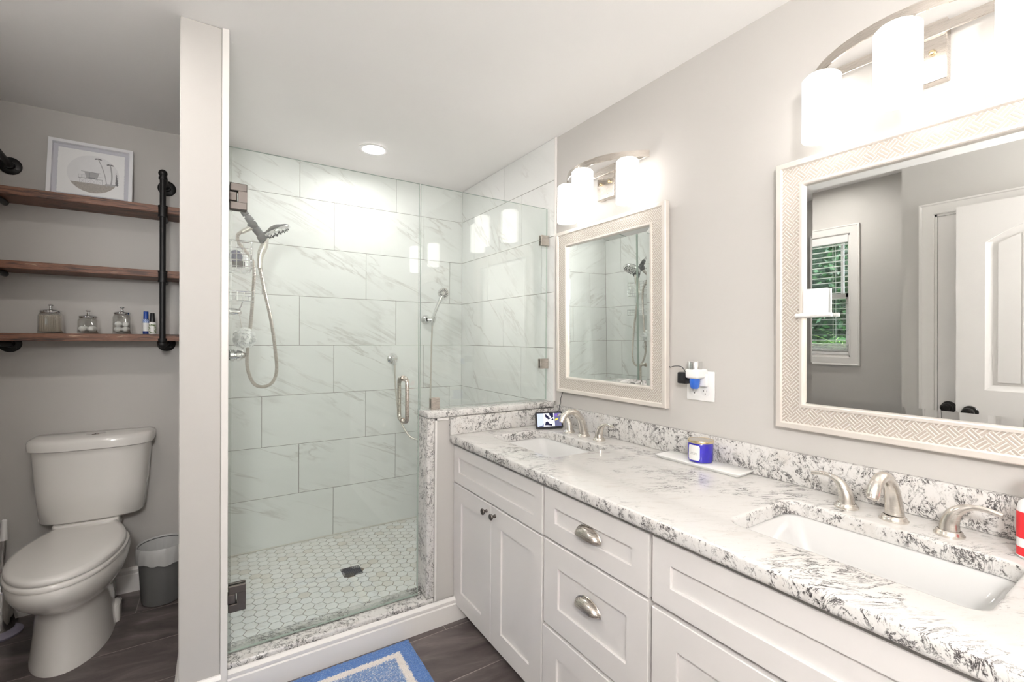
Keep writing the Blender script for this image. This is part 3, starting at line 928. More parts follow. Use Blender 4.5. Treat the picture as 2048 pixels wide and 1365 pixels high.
ss = obj('side_splash', one(box, 0.930, W-0.001, 1.977, 1.9985, ZC+0.0004, 0.967, 0.003, 2), M['granite'])
tag(ss, 'short speckled granite side splash against the half wall under the cap', 'backsplash')

def sink(sy, label):
    t = thing('sink', label, 'sink', (SX, sy, 0.845))
    bm = nb(); z1 = 0.8445
    L1 = []
    def lp(hx, hy, r, z, cx=SX): return [(a, b2, z) for a, b2 in rrect(cx, sy, hx, hy, r, 6)]
    outer = [lp(SHX+0.025, SHY+0.020, 0.045, z1), lp(SHX+0.004, SHY+0.004, 0.038, z1), lp(SHX-0.004, SHY-0.006, 0.035, z1-0.006),
             lp(SHX-0.020, SHY-0.045, 0.030, z1-0.075), lp(SHX-0.035, SHY-0.075, 0.030, z1-0.115), lp(SHX-0.060, SHY-0.110, 0.030, z1-0.128), lp(0.022, 0.022, 0.0215, z1-0.134)]
    loft(bm, outer, cap0=False, cap1=True)
    under = [lp(SHX+0.025, SHY+0.020, 0.045, z1-0.0002), lp(SHX+0.024, SHY+0.019, 0.045, z1-0.012), lp(SHX-0.005, SHY-0.02, 0.035, z1-0.08), lp(SHX-0.045, SHY-0.09, 0.03, z1-0.142)]
    loft(bm, under, cap0=False, cap1=True)
    o = obj('basin', bm, M['sink'], t, recalc=False, sharp=50)
    bm = nb(); lathe(bm, [(0, 0.003), (0.018, 0.003), (0.021, 0.001), (0.021, -0.001), (0, -0.001)], (SX, sy, z1-0.133), (0, 0, 1), 24)
    obj('drain', bm, M['chrome'], t)
sink(SY[0], 'white rectangular undermount sink at the shower end of the vanity')
sink(SY[1], 'white rectangular undermount sink nearest the camera')

# ------------------------------------------------------------------ faucets
def faucet(loc, label):
    t = thing('faucet', label, 'faucet', loc, group=None)
    def P(x, y, z): return Vector((x, y, z))
    bm = nb()
    lathe(bm, [(0, 0), (0.030, 0), (0.031, 0.003), (0.027, 0.006), (0.0265, 0.010), (0.023, 0.013), (0.021, 0.014)], (0, 0, 0), (0, 0, 1), 32)
    path = smooth_path([P(0.004, 0, 0.010), P(-0.004, 0, 0.045), P(-0.020, 0, 0.085), P(-0.050, 0, 0.114), P(-0.085, 0, 0.121), P(-0.115, 0, 0.108), P(-0.130, 0, 0.085)], 5)
    n = len(path)
    tube(bm, path, [0.0215-0.0075*min(1, (i/(n-1))*1.6)**0.8 for i in range(n)], 20)
    sp = obj('spout', bm, M['nickel_lt'], t, local=True, sharp=50)
    bm = nb(); d = (path[-1]-path[-2]).normalized(); cyl(bm, path[-1]-d*0.001, path[-1]+d*0.007, 0.0125, 0.0120); obj('aerator', bm, M['nickel'], sp, local=True)
    for s in (1, -1):
        bm = nb(); y = s*0.105
        lathe(bm, [(0, 0), (0.028, 0), (0.0285, 0.004), (0.025, 0.007), (0.0245, 0.011), (0.021, 0.014)], (0, y, 0), (0, 0, 1), 32)
        pa = smooth_path([P(0, y, 0.012), P(0, y+s*0.002, 0.036), P(0, y+s*0.013, 0.060), P(0, y+s*0.034, 0.075), P(0, y+s*0.060, 0.079), P(0, y+s*0.088, 0.074)], 5)
        n = len(pa); R = []
        for i in range(n):
            f = i/(n-1); R.append(0.0200-0.0045*min(1, f/0.30) if f < 0.30 else 0.0155-0.0095*min(1, (f-0.30)/0.35) if f < 0.65 else 0.0060-0.001*(f-0.65))
        tube(bm, pa, R, 18)
        obj('handle', bm, M['nickel_lt'], t, local=True, sharp=50)
    return t
faucet((1.455, 1.635, ZC), 'brushed nickel three piece faucet behind the sink at the shower end')
faucet((1.455, 0.455, ZC), 'brushed nickel three piece faucet behind the sink nearest the camera')

# ------------------------------------------------------------------ mirrors
def mirror(yc, label):
    th = math.radians(0.75)
    t = thing('mirror', label, 'mirror', (W-0.0005, yc, 1.060), (0, -th, 0))
    HW, HH = 0.357, 0.847
    def ring(i, d): return [(-d, -HW+i, i), (-d, HW-i, i), (-d, HW-i, HH-i), (-d, -HW+i, HH-i)]
    prof = [(0.008, 0.001), (0.0, 0.004), (0.0, 0.026), (0.003, 0.030), (0.017, 0.031), (0.020, 0.028), (0.021, 0.0255), (0.072, 0.0235), (0.0725, 0.028), (0.080, 0.029), (0.083, 0.026), (0.084, 0.015)]
    bm = nb(); loft(bm, [ring(i, d) for i, d in prof[:7]], cap0=True, cap1=False)
    loft(bm, [ring(i, d) for i, d in prof[7:]], cap0=False, cap1=True)
    f = obj('frame', bm, M['champagne'], t, local=True, recalc=True, sharp=20)
    bm = nb(); loft(bm, [ring(i, d) for i, d in prof[6:8]], False, False)
    obj('basketweave_band', bm, M['weave'], t, local=True, smooth=False)
    bm = nb(); bv = 0.022
    loft(bm, [ring(0.0835, 0.0150), ring(0.0835, 0.0162), ring(0.0835+bv, 0.0178)], cap0=True, cap1=True)
    obj('mirror_glass', bm, M['mirror'], t, local=True, smooth=False)
    return t
mirror(1.586, 'champagne basketweave framed mirror beside the shower, reflecting white tiles')
mirror(0.437, 'champagne basketweave framed mirror nearest the camera, reflecting a window and door')

# ------------------------------------------------------------------ sconces
def sconce(yc, label):
    t = thing('wall_sconce', label, 'wall light', (W, yc, 2.08))
    bm = nb(); box(bm, -0.030, -0.0005, -0.055, 0.055, -0.077, 0.075, 0.0015)
    bp = obj('backplate', bm, M['nickel'], t, local=True)
    for y in (-0.028, 0.028):
        bm = nb(); lathe(bm, [(0.006, 0), (0.006, 0.004), (0.0075, 0.005), (0.005, 0.010), (0, 0.011)], (-0.030, y, -0.004), (-1, 0, 0), 12)
        obj('finial', bm, M['gold'], bp, local=True)
    bm = nb(); box(bm, -0.036, -0.030, -0.255, 0.255, 0.036, 0.062, 0.001)
    obj('crossbar', bm, M['nickel'], t, local=True)
    R = 0.302; xc = -(0.172-R)
    bm = nb(); A = math.asin(0.258/R); n = 40
    ringsl = []
    for k in range(n+1):
        a = -A+2*A*k/n
        c, s = math.cos(a), math.sin(a)
        ringsl.append([(xc-(R+dr)*c, (R+dr)*s, z) for dr, z in ((-0.002, 0.036), (0.002, 0.036), (0.002, 0.063), (-0.002, 0.063))])
    loft(bm, ringsl)
    obj('arc_bar', bm, M['nickel'], t, local=True, sharp=30)
    for y in (-0.2, 0, 0.2):
        x = xc-math.sqrt(R*R-y*y)
        bm = nb(); lathe(bm, [(0, 0.026), (0.022, 0.026), (0.040, 0.0255), (0.0475, 0.018), (0.0475, -0.155), (0.0465, -0.157), (0.0445, -0.155), (0.0445, 0.016), (0.038, 0.022), (0, 0.022)], (x, y, 0), (0, 0, 1), 36)
        s = obj('shade', bm, M['shade'], t, local=True, sharp=60); s['label'] = 'glowing white glass cylinder shade'
        bm = nb(); lathe(bm, [(0, 0.0262), (0.034, 0.0262), (0.036, 0.028), (0.034, 0.030), (0.008, 0.031), (0.006, 0.040), (0, 0.040)], (x, y, 0), (0, 0, 1), 24)
        obj('cap', bm, M['nickel'], s, local=True)
    return t
sconce(1.582, 'three shade brushed nickel wall light above the mirror beside the shower')
sconce(0.437, 'three shade brushed nickel wall light above the mirror nearest the camera')

# ------------------------------------------------------------------ outlet, plugs, cords
ot = thing('power_outlet', 'white double outlet plate on the wall between the mirrors', 'outlet', (W, 1.088, 1.165))
bm = nb(); box(bm, W-0.006, W-0.0003, 1.028, 1.147, 1.108, 1.222, 0.003, 2); obj('cover_plate', bm, M['plastic_w'], ot)
dark = simple('outlet_slot', (0.03, 0.03, 0.03), 0.6, nz=0.1)
for y in (1.064, 1.111):
    for z in (1.144, 1.186):
        bm = nb(); lathe(bm, [(0, 0.0055), (0.017, 0.0055), (0.0172, 0.008), (0, 0.008)], (W, y, z), (-1, 0, 0), 24)
        r = obj('receptacle', bm, M['plastic_w'], ot)
        bm = nb()
        box(bm, W-0.0086, W-0.0078, y+0.0055, y+0.0070, z-0.001, z+0.007); box(bm, W-0.0086, W-0.0078, y-0.0070, y-0.0055, z-0.001, z+0.006)
        cyl(bm, (W-0.0078, y, z-0.008), (W-0.0086, y, z-0.008), 0.0024, seg=10)
        obj('slots', bm, dark, r)
pa = thing('power_adapter', 'black cube power adapter in the outlet with a thin cord running behind the small mirror', 'adapter', (W-0.03, 1.13, 1.19))
obj('plug', one(box, W-0.060, W-0.009, 1.113, 1.152, 1.172, 1.216, 0.005, 2), M['plastic_b'], pa)
af = thing('air_freshener', 'white plug in air freshener with chrome top and blue oil bottle', 'air freshener', (W-0.05, 1.075, 1.15))
bm = nb(); box(bm, W-0.076, W-0.0092, 1.050, 1.105, 1.196, 1.232, 0.008, 3); box(bm, W-0.030, W-0.009, 1.046, 1.078, 1.165, 1.215, 0.006, 2)
obj('body', bm, M['plastic_w'], af)
bm = nb(); lathe(bm, [(0, 0), (0.026, 0), (0.026, 0.028), (0.025, 0.030), (0, 0.030)], (W-0.048, 1.080, 1.230), (0, 0, 1), 28); obj('chrome_top', bm, M['chrome'], af)
bm = nb(); lathe(bm, [(0, 0), (0.012, 0), (0.017, 0.008), (0.019, 0.030), (0.018, 0.040), (0, 0.040)], (W-0.050, 1.080, 1.157), (0, 0, 1), 24); obj('oil_bottle', bm, simple('blue_oil', (0.02, 0.12, 0.55), 0.05, coat=0.5, nz=0.1), af)
obj('cord', one(tube, smooth_path([(W-0.035, 1.130, 1.214), (W-0.035, 1.150, 1.235), (W-0.030, 1.185, 1.236), (W-0.020, 1.215, 1.229), (W-0.006, 1.245, 1.222), (W-0.004, 1.40, 1.12), (W-0.004, 1.70, 1.072), (W-0.004, 1.89, 1.068), (W-0.006, 1.930, 1.030), (W-0.006, 1.934, 0.995), (W-0.022, 1.926, 0.985), (W-0.0235, 1.915, 0.950), (W-0.030, 1.905, 0.915), (1.520, 1.885, 0.900), (1.508, 1.850, 0.905)], 8), 0.0016, 8), M['plastic_b'], pa)

# ------------------------------------------------------------------ smart display
th = 0.0
sm = thing('smart_display', 'small black smart display with a black and white dog photo on screen', 'display', (1.415, 1.85, ZC))
# local frame: +u to the right in the picture, w up, tilted back
A = Vector((1.341, 1.860, 0)); Bp = Vector((1.487, 1.815, 0))
U = (Bp-A).normalized(); Nn = Vector((U.y, -U.x, 0)).normalized()   # towards camera
if Nn.y > 0: Nn = -Nn
tilt = math.radians(14)
Wv = Vector((0, 0, 1))*math.cos(tilt)-Nn*math.sin(tilt); Fn = Nn*math.cos(tilt)+Vector((0, 0, 1))*math.sin(tilt)
O = A+Vector((0, 0, ZC+0.005))
def DP(u, w2, d=0.0): return O+U*u+Wv*w2+Fn*d
bm = nb()
pts = rrect(0.074, 0.043, 0.074, 0.043, 0.010, 4)
loft(bm, [[DP(a, b2, d) for a, b2 in [(0.074+(p[0]-0.074)*s, 0.043+(p[1]-0.043)*s) for p in pts]] for d, s in ((-0.010, 0.97), (-0.002, 1.0), (0.0, 0.985))])
bez = obj('bezel', bm, M['plastic_b'], sm)
bm = nb(); loft(bm, [[DP(a, b2, -0.006) for a, b2 in rrect(0.074, 0.035, 0.045, 0.030, 0.01, 3)], [DP(0.074+(a-0.074)*0.9, 0.020+(b2*0.3), -0.050) for a, b2 in rrect(0.074, 0.035, 0.045, 0.030, 0.01, 3)]])
obj('speaker_body', bm, M['plastic_b'], sm)
scr = {k: emis('screen_'+k, c, 0.9) for k, c in {'sky': (0.58, 0.64, 0.80), 'white': (0.85, 0.85, 0.92), 'black': (0.02, 0.02, 0.05), 'grey': (0.14, 0.14, 0.24), 'purple': (0.20, 0.12, 0.45), 'yellow': (0.90, 0.72, 0.12)}.items()}
names = list(scr)
bm = nb()
def poly(pl, k, d):
    f = bm.faces.new([bm.verts.new(DP(0.010+a*0.128, 0.012+b2*0.066, d)) for a, b2 in pl]); f.material_index = names.index(k)
poly([(0, 0), (1, 0), (1, 1), (0, 1)], 'sky', 0.0004)
poly([(0.26, 0), (0.72, 0), (0.72, 1), (0.26, 1)], 'white', 0.0006)
poly([(0.0, 0), (0.24, 0), (0.26, 0.25), (0.20, 0.10)], 'grey', 0.0008)
poly([(0.34, 0.72), (0.33, 0.98), (0.46, 0.80), (0.50, 0.62), (0.46, 0.52), (0.41, 0.62)], 'black', 0.0008)
poly([(0.50, 1.0), (0.68, 1.0), (0.68, 0.70), (0.60, 0.62), (0.56, 0.78), (0.52, 0.84)], 'black', 0.0008)
poly([(0.475, 0.60), (0.49, 0.68), (0.53, 0.68), (0.54, 0.60), (0.51, 0.54)], 'black', 0.001)
poly([(0.58, 0.52), (0.66, 0.62), (0.68, 0.48), (0.62, 0.44)], 'black', 0.001)
poly([(0.30, 0.10), (0.34, 0.34), (0.42, 0.40), (0.50, 0.22), (0.62, 0.16), (0.60, 0.04), (0.42, 0.10)], 'black', 0.0008)
poly([(0.72, 0), (1, 0), (1, 1), (0.72, 1)], 'grey', 0.0008)
poly([(0.74, 0.72), (0.94, 0.80), (0.94, 1.0), (0.74, 0.92)], 'purple', 0.001)
poly([(0.74, 0.55), (0.90, 0.62), (0.84, 0.48), (0.74, 0.42)], 'yellow', 0.001)
obj('screen', bm, list(scr.values()), bez, smooth=False, recalc=False)

# ------------------------------------------------------------------ tray and candle
tr = thing('tray', 'rectangular white marble tray on the countertop between the sinks', 'tray', (1.487, 1.03, ZC))
tym = simple('white_stone_tray', (0.82, 0.81, 0.79), 0.35, nz=0.02, nscale=12)
bm = nb()
a = math.radians(2)
def TR(u, v, z): return (1.486+u*math.cos(a)-v*math.sin(a), 1.030+u*math.sin(a)+v*math.cos(a), z)
loft(bm, [[TR(x, y, z) for x, y in rrect(0, 0, hx, hy, 0.006, 3)] for hx, hy, z in ((0.038, 0.155, ZC+0.0004), (0.049, 0.166, ZC+0.010), (0.050, 0.167, ZC+0.013), (0.048, 0.165, ZC+0.0145))])
obj('slab', bm, tym, tr)
TZ = ZC+0.0147
cx_, cy_ = 1.487, 1.035
cn = thing('candle', 'cobalt blue glass jar candle with warm metal lid on the white tray', 'candle', (cx_, cy_, TZ))
bm = nb(); lathe(bm, [(0, 0.0), (0.036, 0.0), (0.041, 0.003), (0.0435, 0.010), (0.0435, 0.066), (0.042, 0.070), (0, 0.070)], (cx_, cy_, TZ), (0, 0, 1), 48); obj('jar', bm, M['blue_glass'], cn)
bm = nb(); lathe(bm, [(0, 0.0705), (0.0440, 0.0705), (0.0452, 0.072), (0.0452, 0.078), (0.0445, 0.0795), (0.040, 0.0800), (0.0385, 0.0785), (0, 0.0785)], (cx_, cy_, TZ), (0, 0, 1), 48)
ld = obj('lid', bm, M['gold'], cn)
bm = nb(); lathe(bm, [(0, 0.0786), (0.0385, 0.0786), (0.0383, 0.0792), (0, 0.0792)], (cx_, cy_, TZ), (0, 0, 1), 48); q = obj('lid_top', bm, M['nickel_lt'], ld); q['label'] = 'silver lid centre with the reflected wall put into its colour'  # silver tone stands in for the wall reflected in the metal lid
lab = simple('label_paper', (0.80, 0.79, 0.77), 0.5, nz=0.01)
def curved(bm, cx, cy, r, a0, a1, z0, z1, n=10, notch=0.0):
    vs = []
    for i in range(n+1):
        a = a0+(a1-a0)*i/n; e = notch if i in (0, n) else 0
        vs.append((bm.verts.new((cx+r*math.cos(a), cy+r*math.sin(a), z0+e)), bm.verts.new((cx+r*math.cos(a), cy+r*math.sin(a), z1-e))))
    for i in range(n): bm.faces.new((vs[i][0], vs[i+1][0], vs[i+1][1], vs[i][1]))
ac = math.atan2(-cy_, -cx_)-math.radians(33)
bm = nb(); curved(bm, cx_, cy_, 0.0438, ac-0.52, ac+0.52, TZ+0.010, TZ+0.064, 12, 0.006)
lb = obj('label', bm, lab, cn, recalc=False); lb['label'] = 'white paper label with small black lettering'
ink = simple('black_ink', (0.03, 0.03, 0.03), 0.6, nz=0.05)
bm = nb(); rr = random.Random(3)
for row, (z, n, w2) in enumerate(((TZ+0.036, 8, 0.30), (TZ+0.0315, 9, 0.34))):
    for k in range(n):
        a = ac+w2*(-1+2*(k+0.5)/n)*-1; s = w2/n*0.62
        curved(bm, cx_, cy_, 0.0440, a-s, a-s*0.45, z-0.0013, z+0.0013, 1)
        if rr.random() < 0.6: curved(bm, cx_, cy_, 0.0440, a+s*0.3, a+s*0.8, z-0.0013, z+0.0013, 1)
        zz = rr.choice((z-0.0012, z, z+0.001)); curved(bm, cx_, cy_, 0.0440, a-s*0.5, a+s*0.7, zz-0.0003, zz+0.0003, 1)
obj('lettering', bm, ink, lb, recalc=False)

# ------------------------------------------------------------------ white holder on the big mirror
wh = thing('wall_holder', 'small white square toiletry holder stuck on the left of the nearest mirror', 'holder', (1.53, 0.675, 1.42))
bm = nb(); box(bm, 1.524, 1.5345, 0.640, 0.709, 1.420, 1.499, 0.003, 2); obj('back_box', bm, M['plastic_w'], wh)
bm = nb(); tube(bm, [(1.5165, 0.725, 1.418), (1.5165, 0.625, 1.418)], 0.0062, 12); box(bm, 1.514, 1.530, 0.632, 0.716, 1.4135, 1.4225, 0.003, 2); box(bm, 1.509, 1.520, 0.660, 0.682, 1.415, 1.4225, 0.002)
obj('ledge', bm, M['plastic_w'], wh)

# ------------------------------------------------------------------ soap bottle at the right edge
sx, sy = 1.443, 0.204
sb = thing('soap_bottle', 'white soap bottle with red label and white pump at the right edge', 'soap bottle', (sx, sy, ZC))
bm = nb()
loft(bm, [[(x, y, ZC+z) for x, y in rrect(sx, sy, hx, hy, r, 5)] for hx, hy, r, z in ((0.020, 0.030, 0.017, 0.0004), (0.024, 0.035, 0.020, 0.006), (0.024, 0.036, 0.021, 0.10), (0.022, 0.033, 0.020, 0.118), (0.015, 0.018, 0.014, 0.132), (0.0125, 0.0125, 0.0124, 0.136), (0.0125, 0.0125, 0.0124, 0.146))])
obj('bottle', bm, M['plastic_w'], sb)
bm = nb(); lathe(bm, [(0, 0.142), (0.0155, 0.142), (0.0155, 0.160), (0.006, 0.163), (0.005, 0.182), (0.011, 0.184), (0.011, 0.192), (0, 0.193)], (sx, sy, ZC), (0, 0, 1), 24)
box(bm, sx-0.045, sx, sy-0.006, sy+0.006, ZC+0.184, ZC+0.192, 0.003, 2)
obj('pump', bm, M['plastic_w'], sb)
red = simple('red_label', (0.72, 0.02, 0.03), 0.35, nz=0.04)
bm = nb()
loft(bm, [[(x, y, ZC+z) for x, y in rrect(sx, sy, 0.0245, 0.0362, 0.021, 5)] for z in (0.045, 0.100)], False, False)
lb = obj('label', bm, red, sb, recalc=False); lb['label'] = 'red label with white lettering'
bm = nb(); loft(bm, [[(x, y, ZC+z) for x, y in rrect(sx, sy, 0.0243, 0.0356, 0.021, 5)] for z in (0.008, 0.026)], False, False); obj('lower_label', bm, red, lb, recalc=False)
bm = nb()
for k in range(3):
    z = ZC+0.088-k*0.010
    for j in range(6):
        y = sy+0.014-j*0.0055
        box(bm, sx-0.0250, sx-0.0244, y-0.0020, y-0.0012, z-0.0025, z+0.0025); box(bm, sx-0.0250, sx-0.0244, y-0.0020, y+0.0014, z-0.0005+0.0018*((j+k) % 3-1), z+0.0005+0.0018*((j+k) % 3-1))
obj('lettering', bm, M['plastic_w'], lb)

# ------------------------------------------------------------------ bath rug
def rug():
    x0, x1, y0, y1 = -0.19, 0.712, 1.385, 1.938
    nx, ny = 300, 186
    bm = nb(); bot = []
    rr = random.Random(5); g = []
    lay = bm.loops.layers.float_color.new('pile')
    C1 = {}
    for j in range(ny+1):
        row = []
        for i in range(nx+1):
            x = x0+(x1-x0)*i/nx; y = y0+(y1-y0)*j/ny
            e = min(i, nx-i, j, ny-j)
            z = 0.004+(0.016 if e > 0 else 0)*rr.uniform(0.72, 1.0)*min(1, 0.6+e*0.15)
            v = bm.verts.new((x+rr.uniform(-.0016, .0016), y+rr.uniform(-.0016, .0016), z))
            d = min(x-x0, x1-x, y-y0, y1-y)+rr.uniform(-0.004, 0.004)
            if 0.062 < d < 0.092: c = (0.72, 0.67, 0.62)
            elif d <= 0.062: c = (0.085, 0.185, 0.43) if rr.random() > 0.12 else (0.16, 0.27, 0.50)
            else:
                q = rr.random(); c = (0.135, 0.225, 0.43) if q < 0.60 else ((0.26, 0.36, 0.54) if q < 0.86 else (0.58, 0.58, 0.60))
            C1[v] = c; row.append(v)
        g.append(row)
    for j in range(ny):
        for i in range(nx):
            f = bm.faces.new((g[j][i], g[j][i+1], g[j+1][i+1], g[j+1][i]))
            for l in f.loops: l[lay] = (*C1[l.vert], 1)
    rim = g[0]+[r[-1] for r in g[1:]]+g[-1][::-1][1:]+[r[0] for r in g[::-1]][1:-1]
    low = [bm.verts.new((v.co.x, v.co.y, 0.0006)) for v in rim]
    for k in range(len(rim)):
        j = (k+1) % len(rim)
        f = bm.faces.new((rim[j], rim[k], low[k], low[j]))
        for l in f.loops: l[lay] = (0.10, 0.21, 0.47, 1)
    return bm
m, nt, b = newmat('rug_pile')
at = N(nt, 'ShaderNodeVertexColor', layer_name='pile'); L(nt, at.outputs[0], b.inputs['Base Color']); b.inputs['Roughness'].default_value = 0.95
b.inputs['Sheen Weight'].default_value = 0.3
rg = obj('bath_rug', rug(), m, recalc=False, smooth=False)
tag(rg, 'blue shaggy bath rug with cream border stripe in front of the shower', 'rug')

# ------------------------------------------------------------------ toilet
TX = -0.522; TK = -0.506
def egg(cx, yb, yf, hw, z, n=40, sq=2.0, back=None):
    """egg outline: yb back, yf front (yf<yb). widest about 45% from the back"""
    pts = []; ym = yb+(yf-yb)*0.42
    for k in range(n):
        a = 2*PI*k/n; c, s = math.cos(a), math.sin(a)
        if s >= 0:
            e = 2/(back or 2.6); x = abs(c)**e*(1 if c >= 0 else -1)*hw; y = ym+(yb-ym)*abs(s)**e
        else:
            e = 2/sq; x = abs(c)**e*(1 if c >= 0 else -1)*hw; y = ym-(ym-yf)*abs(s)**e
        pts.append((cx+x, y, z))
    return pts
tl = thing('toilet', 'white two piece toilet with closed lid under the pipe shelves', 'toilet', (TX, 2.75, 0))
bm = nb()
loft(bm, [egg(TX-0.005, 2.93, 2.48, 0.132, 0.0, back=4), egg(TX-0.005, 2.93, 2.482, 0.131, 0.015, back=4), egg(TX-0.005, 2.92, 2.49, 0.128, 0.03, back=4), egg(TX-0.004, 2.92, 2.505, 0.122, 0.12, back=4), egg(TX-0.003, 2.92, 2.51, 0.118, 0.19, back=4),
          egg(TX, 2.92, 2.50, 0.122, 0.235, back=3.5), egg(TX, 2.93, 2.42, 0.150, 0.275), egg(TX, 2.94, 2.36, 0.172, 0.315), egg(TX, 2.945, 2.325, 0.184, 0.355), egg(TX, 2.945, 2.312, 0.188, 0.39), egg(TX, 2.945, 2.318, 0.184, 0.403)])
# tank deck
loft(bm, [[(x, y, z) for x, y in rrect(TX, 2.985, hx, 0.085, 0.03, 4)] for hx, z in ((0.09, 0.02), (0.088, 0.20), (0.10, 0.36), (0.115, 0.40), (0.12, 0.456), (0.115, 0.462))])
obj('bowl', bm, M['porc'], tl, sharp=60)
for sg in (1, -1):
    bm = nb(); loft(bm, [[(x, y, z) for x, y in rrect(TX+sg*0.118, 2.845, 0.02, 0.045, 0.019, 5)] for z in (0.0, 0.05, 0.075)]); sphere(bm, (TX+sg*0.118, 2.845, 0.072), 0.0198, 14, (1, 2.2, 0.9))
    obj('bolt_cover', bm, M['porc'], tl, sharp=60)
bm = nb(); loft(bm, [egg(TX, 2.905, 2.315, 0.184, 0.404), egg(TX, 2.905, 2.312, 0.187, 0.410), egg(TX, 2.905, 2.314, 0.186, 0.422), egg(TX, 2.903, 2.320, 0.180, 0.426)]); obj('seat', bm, M['porc'], tl, sharp=50)
bm = nb()
def lidl(s, z):
    yb, yf, hw, wb, cy = 2.935, 2.318, 0.179, 0.105, 2.62
    ym = yb-(yb-yf)*0.48; P = []
    for k in range(13):      # right side running to the flat back
        t = k/12; P.append((hw-(hw-wb)*t**1.9, ym+(yb-ym)*t))
    P += [(-x, y) for x, y in P[::-1]]
    for k in range(1, 28):
        a = PI+PI*k/28; P.append((math.cos(a)*hw, ym+(ym-yf)*math.sin(a)))
    return [(TX+x*s, cy+(y-cy)*s, z) for x, y in P]
loft(bm, [lidl(1.0, 0.429), lidl(1.008, 0.434), lidl(1.006, 0.444), lidl(0.985, 0.450), lidl(0.9, 0.4525), lidl(0.5, 0.454)])
for s in (-1, 1): cyl(bm, (TX+s*0.05, 2.905, 0.436), (TX+s*0.105, 2.905, 0.436), 0.010)
obj('lid', bm, M['porc'], tl, sharp=50)
def tankloop(hw, yb, yf, z, n=28):
    """flat back, bowed front"""
    pts = [(TK-hw, yb, z), (TK+hw, yb, z)]
    side = 0.075*hw/0.23
    ys = yb-(yb-yf)*0.45
    pts.append((TK+hw, (yb+ys)/2, z))
    for k in range(n+1):
        a = PI*k/n
        c = math.cos(a); s = math.sin(a)
        pts.append((TK+hw*(1 if c >= 0 else -1)*abs(c)**0.72, ys-(ys-yf)*s**0.72, z))
    pts.append((TK-hw, (yb+ys)/2, z))
    return pts
bm = nb(); loft(bm, [tankloop(0.182, 3.07, 2.915, 0.463), tankloop(0.192, 3.075, 2.903, 0.474), tankloop(0.205, 3.080, 2.893, 0.62), tankloop(0.217, 3.083, 2.884, 0.806)]); obj('tank', bm, M['porc'], tl, sharp=50)
bm = nb(); loft(bm, [tankloop(0.220, 3.086, 2.878, 0.8065), tankloop(0.230, 3.090, 2.868, 0.812), tankloop(0.232, 3.092, 2.866, 0.845), tankloop(0.226, 3.088, 2.872, 0.858), tankloop(0.210, 3.080, 2.885, 0.865)]); td = obj('tank_lid', bm, M['porc'], tl, sharp=50)
bm = nb(); lathe(bm, [(0, 0.865), (0.034, 0.865), (0.036, 0.868), (0.033, 0.870), (0.0315, 0.869), (0, 0.871)], (TK+0.01, 2.975, 0), (0, 0, 1), 32); box(bm, TK+0.008, TK+0.012, 2.945, 3.005, 0.8705, 0.8718)
fb = obj('flush_button', bm, M['chrome'], td); fb['label'] = 'round chrome flush button'

# ------------------------------------------------------------------ toilet brush, trash can
bx_, by_ = -0.812, 2.95
tb = thing('toilet_brush', 'chrome toilet brush with white handle tip at the left of the toilet', 'toilet brush', (bx_, by_, 0))
bm = nb(); lathe(bm, [(0, 0.0004), (0.070, 0.0004), (0.073, 0.010), (0.060, 0.022), (0.048, 0.026), (0, 0.026)], (bx_, by_, 0), (0, 0, 1), 32); o = obj('base', bm, simple('lilac_grey_plastic', (0.30, 0.28, 0.36), 0.5, nz=0.03), tb)
bm = nb(); lathe(bm, [(0.044, 0.025), (0.046, 0.026), (0.050, 0.20), (0.048, 0.21), (0.0, 0.212)], (bx_, by_, 0), (0, 0, 1), 32); obj('holder', bm, M['chrome'], tb)
bm = nb(); cyl(bm, (bx_, by_, 0.21), (bx_+0.01, by_, 0.43), 0.0095); obj('handle', bm, M['chrome'], tb)
bm = nb(); lathe(bm, [(0, 0), (0.0125, 0), (0.0120, 0.05), (0.0095, 0.088), (0.006, 0.092), (0, 0.092)], (bx_+0.01, by_, 0.425), (0.02, 0, 1), 20); obj('grip', bm, M['plastic_w'], tb)
cx2, cy2 = -0.232, 2.93
tc = thing('trash_can', 'frosted plastic trash can with a liner folded over its rim', 'trash can', (cx2, cy2, 0))
m, nt, b = newmat('frosted_grey_plastic')
b.inputs['Base Color'].default_value = (0.13, 0.13, 0.127, 1); b.inputs['Roughness'].default_value = 0.35
bm = nb(); lathe(bm, [(0, 0.0004), (0.074, 0.0004), (0.083, 0.006), (0.087, 0.02), (0.102, 0.285), (0.0995, 0.285), (0.085, 0.022), (0, 0.008)], (cx2, cy2, 0), (0, 0, 1), 48); obj('bin', bm, m, tc)
m2 = simple('thin_white_film', (0.52, 0.52, 0.51), 0.35, nz=0.05)
bm = nb(); rr = random.Random(9)
rows = [(0.080, 0.10), (0.092, 0.20), (0.099, 0.280), (0.104, 0.292), (0.1075, 0.286), (0.1085, 0.255), (0.1080, 0.228), (0.1065, 0.212)]
ns = 90; ph = [rr.uniform(0, 6.28) for _ in range(6)]
R2 = []
for j, (r, z) in enumerate(rows):
    R2.append([bm.verts.new((cx2+(r+w3)*math.cos(2*PI*k/ns), cy2+(r+w3)*math.sin(2*PI*k/ns), z+0.006*math.sin(3*2*PI*k/ns+ph[1])*(j > 4)+0.003*math.sin(11*2*PI*k/ns+ph[2])*(j > 3)))
               for k in range(ns) for w3 in [(0.0015*math.sin(17*2*PI*k/ns+ph[0]+j*0.7)+0.001*math.sin(31*2*PI*k/ns+j*1.9))*(1 if j != 2 else 0)]])
for a, b2 in zip(R2, R2[1:]):
    for k in range(ns):
        j = (k+1) % ns; bm.faces.new((a[k], a[j], b2[j], b2[k]))
o = obj('liner', bm, m2, tc, recalc=False, sharp=60); o['label'] = 'thin white plastic liner'

